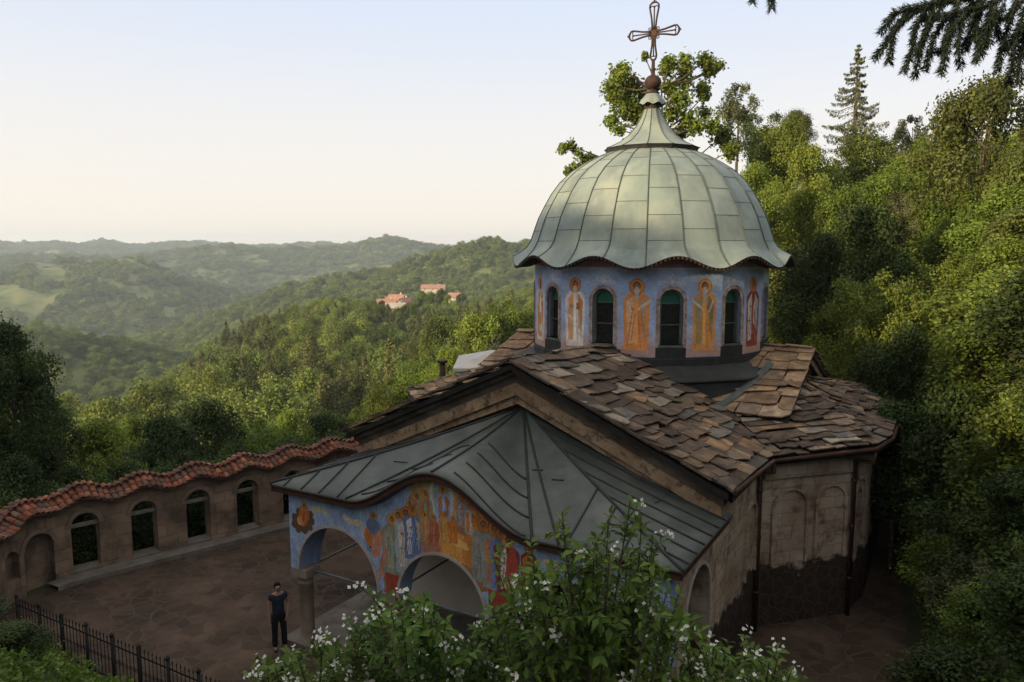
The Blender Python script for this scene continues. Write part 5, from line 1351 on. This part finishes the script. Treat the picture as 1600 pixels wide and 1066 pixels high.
for (x, y, rp) in [(880, 232, 9), (893, 228, 9), (905, 240, 9), (915, 250, 9), (900, 262, 10), (888, 268, 8), (922, 246, 8), (908, 276, 8), (930, 262, 10)]:
    CL.append((at(x, y, D-2), rp*D/1200.))
bx_ = at(1050, 400, D); custom_tree('walnut_tree', 'tall open-crowned green tree rising behind the dome and cross', (bx_.x, bx_.y, H1(bx_.x, bx_.y)), CL, 13000, .23, M['leaf'])
# tall spruce on the skyline
def spruce(px, yt, r, label, seed=4):
    p = at(px, yt, r); z = H1(p.x, p.y); h = p.z-z; t = empty('spruce_tree', (p.x, p.y, z)); tag(t, label, 'tree'); rg = np.random.default_rng(seed); parts = []
    mb = MB(); mb.tube([Vector((0, 0, -.3)), Vector((0, 0, h*.5)), Vector((0, 0, h*.99))], [.28, .17, .02], 8)
    zz = h*.985
    while zz > h*.12:
        f = 1-zz/h; L0 = .05+f*h*.44
        for k in range(int(4+f*5)):
            a = rg.uniform(0, 6.28); L = L0*rg.uniform(.7, 1.1); d = np.array([math.cos(a), math.sin(a), 0]); n = int(12+L*60)
            tt = rg.random(n)**.8; pos = np.array([0, 0, zz])+d*(tt*L)[:, None]; pos[:, 2] += -.22*L*np.sin(tt*2.2)+.10*L*tt**3
            side = np.array([-d[1], d[0], 0]); wd = .16*L*(1-tt)+.03+.04*L; pos += side*(rg.uniform(-1, 1, n)*wd)[:, None]; hang = rg.random(n)**2*(.12+.18*L*(1-tt)*.5); pos[:, 2] -= hang
            nr_ = unit(rg.normal(size=(n, 3))*.5+d*.6+np.array([0, 0, .3])); ax = unit(np.tile(np.array([0, 0, -1.0])+d*.4, (n, 1))+rg.normal(size=(n, 3))*.35)
            c = (1+.25*rg.uniform(-1, 1, n))[:, None]*np.ones(3); parts.append(kites(pos, nr_, .20*rg.uniform(.7, 1.4, n), .06, c, rg, axis=ax))
            mb.tube([Vector((0, 0, zz)), Vector(tuple(d*L*.5))+Vector((0, 0, zz-.17*L)), Vector(tuple(d*L*.95))+Vector((0, 0, zz-.1*L))], [.03, .02, .008], 4)
        zz -= (.26+f*.62)
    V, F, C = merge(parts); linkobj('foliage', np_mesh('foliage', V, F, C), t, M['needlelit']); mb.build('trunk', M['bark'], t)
spruce(1342, 66, 57, 'tall narrow spruce standing above all other trees on the right skyline')

# ------------------------------------------------------------------ ground cover
def cover(name, label, box_, n, leaf, hgt, mat, seed, test=None):
    rg = np.random.default_rng(seed); x = rg.uniform(box_[0], box_[1], n); y = rg.uniform(box_[2], box_[3], n)
    if test is not None:
        k = test(x, y); x, y = x[k], y[k]
    z = Hgt(x, y); n = len(x); bumpy = .5+.5*np.clip(1.3*fbm(x, y, 1.3, seed, 4), -1, 1)
    pos = np.stack([x, y, z+hgt*bumpy*rg.random(n)**.5], 1); nr_ = unit(rg.normal(size=(n, 3))*.6+np.array([-.4, -.5, .5])); c = 1+.35*rg.uniform(-1, 1, n)
    c = c*(.8+.4*bumpy); col = np.stack([c, c, c], 1); V, F, C = kites(pos, nr_, leaf*rg.uniform(.6, 1.4, n), leaf*.7, col, rg)
    o = linkobj(name, np_mesh(name, V, F, C), None, mat); tag(o, label, 'ground cover', None, 'stuff')
M['leafbank'] = leafmat('creeper_leaves', (.075, .12, .02), (.035, .065, .012), .25)
def zpos(x, y): return Hgt(x, y) > .35
def rightzone(x, y): a = np.degrees(np.arctan2(x, y)); return zpos(x, y) & (a > 19) & (np.hypot(x, y) > 9)
cover('creeper_cover', 'green creepers and weeds carpeting the slope right of the church', (6, 30, 7, 46), 300000, .11, 1.15, M['leafbank'], 5, rightzone)
def bz(x, y): u = (x-DC.x)*math.cos(YAW)-(y-DC.y)*math.sin(YAW); w = (x-DC.x)*math.sin(YAW)+(y-DC.y)*math.cos(YAW); return (w < -15.5) & (w > -21) & (u < 9)
cover('garden_weeds', 'green weeds on the bank below the iron fence', (-20, 6, 3, 19), 110000, .09, .55, M['leafbush'], 6, bz)
for i, (x, y, h, w, lb) in enumerate([(-12.4, 15.2, 1.5, 1.9, 'leafy green shrub outside the fence at the lower left corner'), (-10.6, 13.9, .95, 1.7, 'low leafy shrub in front of the first fence posts'), (-12.9, 16.6, 1.4, 1.9, 'dark green shrub by the wall at the left edge of the photo'), (-9.0, 12.9, .7, 1.4, 'small leafy shrub below the middle of the iron fence')]):
    tree('shrubdark', x, y, h, w, lb, cat='shrub', name='garden_shrub', group='shrubs along the iron fence')

# ------------------------------------------------------------------ flowering shrubs in the foreground
def leaf6(Cn, A, Nr, L, Wd, col):
    """pointed oval folded leaf: 6 verts -> 4 quads-as-kites (two quads)"""
    n = len(Cn); A = unit(A); Nr = unit(Nr-A*np.sum(A*Nr, 1, keepdims=True)); B = np.cross(Nr, A); L = L[:, None]; Wd = Wd[:, None]
    b0 = Cn; t = Cn+A*L-Nr*L*.18; m1 = Cn+A*L*.36+Nr*L*.02; lft = Cn+A*L*.40+B*Wd*.5+Nr*L*.09; rgt = Cn+A*L*.40-B*Wd*.5+Nr*L*.09
    l2 = Cn+A*L*.75+B*Wd*.28+Nr*L*.0; r2 = Cn+A*L*.75-B*Wd*.28+Nr*L*.0; m2 = Cn+A*L*.72-Nr*L*.06
    V = np.stack([b0, rgt, r2, t, l2, lft, m1, m2], 1).reshape(-1, 3)
    k = np.arange(n)[:, None]*8
    F = np.concatenate([k+np.array([[0, 1, 7, 6]]), k+np.array([[1, 2, 3, 7]]), k+np.array([[0, 6, 7, 5]]), k+np.array([[5, 7, 3, 4]])])
    return V, F, np.concatenate([col]*4)
def flower_shrub(label, base, tips, seed, sub=7, leafL=.10, fl=.5):
    t = empty('flowering_shrub', base); tag(t, label, 'shrub', 'white-flowered shrubs in the foreground'); rg = np.random.default_rng(seed); b = Vector(base); rnd = random.Random(seed)
    mb = MB(); LC, LA, LN, LL = [], [], [], []; FC = []
    def leaves_on(path, step, scale):
        tot = sum((q-p).length for p, q in zip(path[:-1], path[1:])); k = 0; acc = .04; seg = 0; ph = rnd.uniform(0, 3)
        d = acc
        while d < tot:
            dd = d; i = 0
            while dd > (path[i+1]-path[i]).length: dd -= (path[i+1]-path[i]).length; i += 1
            dr_ = (path[i+1]-path[i]).normalized(); p = path[i]+dr_*dd
            s1 = dr_.cross(Vector((0, 0, 1)));
            if s1.length < .1: s1 = Vector((1, 0, 0))
            s1.normalize(); s2 = dr_.cross(s1); ph += 1.57
            for sg in (1, -1):
                o_ = (s1*math.cos(ph)+s2*math.sin(ph))*sg
                a = (o_*.8+dr_*.55+Vector((0, 0, -.05+rnd.uniform(-.25, .15)))).normalized()
                LC.append(tuple(p)); LA.append(tuple(a)); LN.append((rnd.uniform(-.5, .5), rnd.uniform(-.5, .5), 1.0)); LL.append(leafL*scale*rnd.uniform(.6, 1.25))
            d += step*rnd.uniform(.7, 1.3)
    for tip, dens in tips:
        tip = tip-b; st = Vector((rnd.uniform(-.3, .3), rnd.uniform(-.3, .3), 0)); mid = st.lerp(tip, .55)+Vector((0, 0, .25*tip.length*.3))
        path = [st*(1-u_)**2+mid*2*u_*(1-u_)+tip*u_*u_ for u_ in [k/12 for k in range(13)]]
        mb.tube(path, [.018*(1-.06*k) for k in range(13)], 5); leaves_on(path[7:], .055, .85)
        for j in range(int(sub*dens)):
            u_ = rnd.uniform(.42, .98); k = min(int(u_*12), 11); p = path[k].lerp(path[k+1], u_*12-k); dr_ = (path[k+1]-path[k]).normalized()
            nd = (dr_*.5+Vector((rnd.uniform(-1, 1), rnd.uniform(-1, .6), rnd.uniform(-.3, .7)))).normalized(); L = rnd.uniform(.18, .42)*(1.25-u_*.5)
            e_ = p+nd*L; m_ = p.lerp(e_, .5)+Vector((0, 0, .03)); pth = [p, m_, e_+Vector((0, 0, -.02))]; mb.tube(pth, [.006, .005, .003], 4); leaves_on(pth, .045, 1.0)
            if rnd.random() < fl*(.35+u_*.5):
                for q_ in range(rnd.randint(5, 12)): FC.append(tuple(e_+Vector((rnd.gauss(0, .038), rnd.gauss(0, .038), rnd.gauss(.015, .035)))))
    LC, LA, LN, LL = map(np.array, (LC, LA, LN, LL)); n = len(LC); c = 1+.3*rg.uniform(-1, 1, n); hue = rg.uniform(-.1, .2, n); col = np.stack([c*(1+hue), c, c*(1-.3*hue)], 1)
    V, F, C = leaf6(LC, LA, LN, LL, LL*.52, col); linkobj('leaves', np_mesh('leaves', V, F, C), t, M['leafbush']); mb.build('stems', M['bark'], t)
    if FC:
        FC = np.array(FC); m_ = len(FC); parts = []
        up = unit(rg.normal(size=(m_, 3))*.5+np.array([0, -.7, .6])); a0 = unit(np.cross(up, rg.normal(size=(m_, 3)))); b0 = np.cross(up, a0)
        for k in range(4):
            an = k*math.pi/2; ax = a0*math.cos(an)+b0*math.sin(an); s_ = .017*rg.uniform(.8, 1.25, m_)
            parts.append(kites(FC+ax*(s_*.5)[:, None]+up*.003, up+ax*-.25, s_*1.05, s_*.9, np.ones((m_, 3))*rg.uniform(.85, 1.05, m_)[:, None], rg, axis=ax))
        parts.append(kites(FC+up*.006, up, np.full(m_, .010), .010, np.tile(np.array([.85, .70, .25]), (m_, 1)), rg))
        V, F, C = merge(parts); linkobj('blossoms', np_mesh('blossoms', V, F, C), t, M['petal'])
    print('shrub leaves', n, 'fl', len(FC)); return t
def tipset(env, Y0, Y1, n, drop, rnd):
    out = []
    for k in range(n):
        i = rnd.randrange(len(env)-1); f = rnd.random(); x = env[i][0]*(1-f)+env[i+1][0]*f; y = env[i][1]*(1-f)+env[i+1][1]*f
        y += abs(rnd.gauss(0, 1))*drop*rnd.random(); out.append((at(x+rnd.uniform(-8, 8), min(y, 1090), rnd.uniform(Y0, Y1)), 1.0))
    return out
rn = random.Random(21)
def gz(x, y, Y): p = at(x, y, Y); return (p.x, p.y, H1(p.x, p.y)-.1)
envA = [(405, 1022), (440, 1034), (470, 1018), (510, 1000), (550, 1010), (575, 970)]
flower_shrub('low white-flowered shrub below the standing person', gz(500, 1066, 6.6), tipset(envA, 5.8, 7.2, 34, 60, rn), 31, fl=.60)
envB = [(560, 960), (590, 945), (630, 940), (660, 930), (690, 950), (720, 985), (760, 970), (800, 960)]
flower_shrub('bushy white-flowered shrub under the central porch arch', gz(670, 1066, 6.4), tipset(envB, 5.4, 7.0, 46, 80, rn), 32, fl=.50)
envC = [(765, 925), (790, 895), (830, 880), (860, 895), (905, 850), (950, 840), (985, 830), (1010, 855), (1040, 900), (1065, 945)]
tC = tipset(envC, 5.0, 6.8, 46, 130, rn)+[(at(985, 782, 5.8), 1.3), (at(1003, 815, 5.9), 1), (at(878, 800, 5.6), .35), (at(950, 815, 5.8), 1), (at(880, 830, 5.5), .5), (at(930, 845, 5.4), 1), (at(1020, 835, 5.8), .9), (at(770, 868, 6.0), .5), (at(830, 848, 5.9), .6)]
flower_shrub('tallest white-flowered shrub, reaching up in front of the right porch arch', gz(930, 1066, 5.8), tC, 33, sub=9, fl=.13)
envD = [(1060, 970), (1100, 985), (1140, 1000), (1190, 1015), (1225, 1035), (1245, 1055)]
flower_shrub('white-flowered shrub in front of the dark base of the apse wall', gz(1120, 1066, 6.2), tipset(envD, 5.2, 6.8, 34, 60, rn), 34, fl=.38)

# ------------------------------------------------------------------ overhanging spruce branch, its trunk outside the frame to the right
sp0 = empty('overhanging_spruce', (4.6, 1.4, H1(4.6, 1.4))); tag(sp0, 'dark drooping spruce branches hanging into the upper right corner', 'tree'); zb = sp0.location.z
mb = MB(); mb.tube([Vector((0, 0, -.5)), Vector((0, 0, 4)), Vector((0, 0, 9))], [.2, .16, .08], 10); mb.build('trunk', M['bark'], sp0)
def branch(main, hangs, seed, nl=.028, dens=1.35):
    rg = np.random.default_rng(seed); mb = MB(); o = Vector(sp0.location); paths = []
    main = [p-o for p in main]; mb.tube([Vector((0, 0, main[0].z+.3))]+main, [.03]+[.014*(1-.6*k/len(main)) for k in range(len(main))], 6); paths.append(main[-3:])
    for h in hangs:
        h = [p-o for p in h]; mb.tube(h, [.005]*(len(h)-1)+[.002], 4); paths.append(h)
    parts = []
    for h in paths:
        for p, q_ in zip(h[:-1], h[1:]):
            L = (q_-p).length; n = int(L*2100*dens); t = rg.random(n); d = np.array(tuple((q_-p).normalized()))
            pos = np.array(tuple(p))+np.outer(t*L, d); rad = unit(np.cross(d, rg.normal(size=(n, 3)))); ax = unit(rad*.8+d*.75+rg.normal(size=(n, 3))*.1)
            Ln = nl*rg.uniform(.7, 1.15, n); parts.append(kites(pos+ax*(Ln*.5)[:, None], rg.normal(size=(n, 3)), Ln, .0030, np.ones((n, 3)), rg, axis=ax))
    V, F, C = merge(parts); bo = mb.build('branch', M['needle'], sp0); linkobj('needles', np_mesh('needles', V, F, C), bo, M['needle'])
def PPx(l, Y): return [at(x, y, Y) for x, y in l]
Yb = 2.5; hangs = []; rnh = random.Random(5)
HG = [[(1440, 12), (1410, 30), (1388, 60), (1365, 92)], [(1425, 20), (1400, 45), (1392, 70), (1387, 97)], [(1450, 10), (1430, 45), (1425, 80), (1414, 112)], [(1475, 5), (1452, 40), (1440, 75), (1430, 120)], [(1480, 20), (1460, 60), (1450, 90), (1447, 108)],
      [(1500, 0), (1485, 45), (1478, 80), (1472, 115)], [(1520, -5), (1500, 40), (1497, 75), (1499, 105)], [(1500, 30), (1480, 60), (1470, 85), (1462, 80)], [(1535, 0), (1525, 40), (1530, 70), (1527, 95)], [(1560, -5), (1545, 30), (1543, 50), (1548, 70)],
      [(1570, 5), (1560, 25), (1555, 45), (1562, 60)], [(1590, -5), (1578, 30), (1572, 60), (1560, 90), (1559, 112)], [(1600, 10), (1590, 60), (1582, 95), (1576, 132)], [(1610, 20), (1600, 70), (1592, 105), (1590, 130)], [(1625, 20), (1612, 80), (1604, 120)], [(1545, -10), (1515, 15), (1480, 25), (1445, 30)],
      [(1590, -20), (1550, 5), (1510, 20), (1480, 60)], [(1600, 0), (1570, 30), (1540, 40), (1510, 70)], [(1475, 0), (1440, 10), (1400, 20), (1378, 50)], [(1610, 40), (1590, 50), (1570, 80)], [(1530, 10), (1512, 50), (1508, 80)], [(1460, 15), (1447, 50), (1432, 85)], [(1555, 10), (1540, 60), (1533, 85)]]
for h in HG: hangs.append(PPx([(x+rnh.uniform(-2, 2), y) for x, y in h], Yb+rnh.uniform(-.2, .25)))
branch(PPx([(1800, -160), (1700, -70), (1620, -20), (1550, -10), (1480, 2), (1430, 18)], Yb), hangs, 3)
branch(PPx([(1900, -300), (1600, -200), (1400, -130), (1260, -80), (1205, -40)], 2.6), [PPx([(1215, -50), (1204, -15), (1206, 14)], 2.6), PPx([(1190, -50), (1178, -10), (1176, 3)], 2.6)], 4)

# ------------------------------------------------------------------ tall trees on the bank behind and left of the viewpoint: their shade lies over the courtyard
for i, (x, y, top, w) in enumerate([(-19, 1, 14.5, 9), (-26.5, 4.5, 19.8, 10), (-22, 8, 16.5, 8), (-15, -5, 14.0, 9), (-33, 12, 18.5, 10), (-23, -9, 15.5, 10), (-36, 1, 22.0, 11), (-42, 22, 16, 10), (-29, -15, 18, 11), (-9, -9, 14.2, 8), (-14, -15, 16, 9), (-48, 10, 19.5, 11), (-20, -4, 15, 9), (-34, -6, 21.5, 11)]):
    z = max(H1(x, y), -6); h = max(4.0, top-z)
    tree('broad' if i % 2 else 'dark', x, y, h, w, 'tall leafy tree outside the picture on the bank to the left of the viewpoint', group='shade trees on the bank', z=top-h)
#HAZE
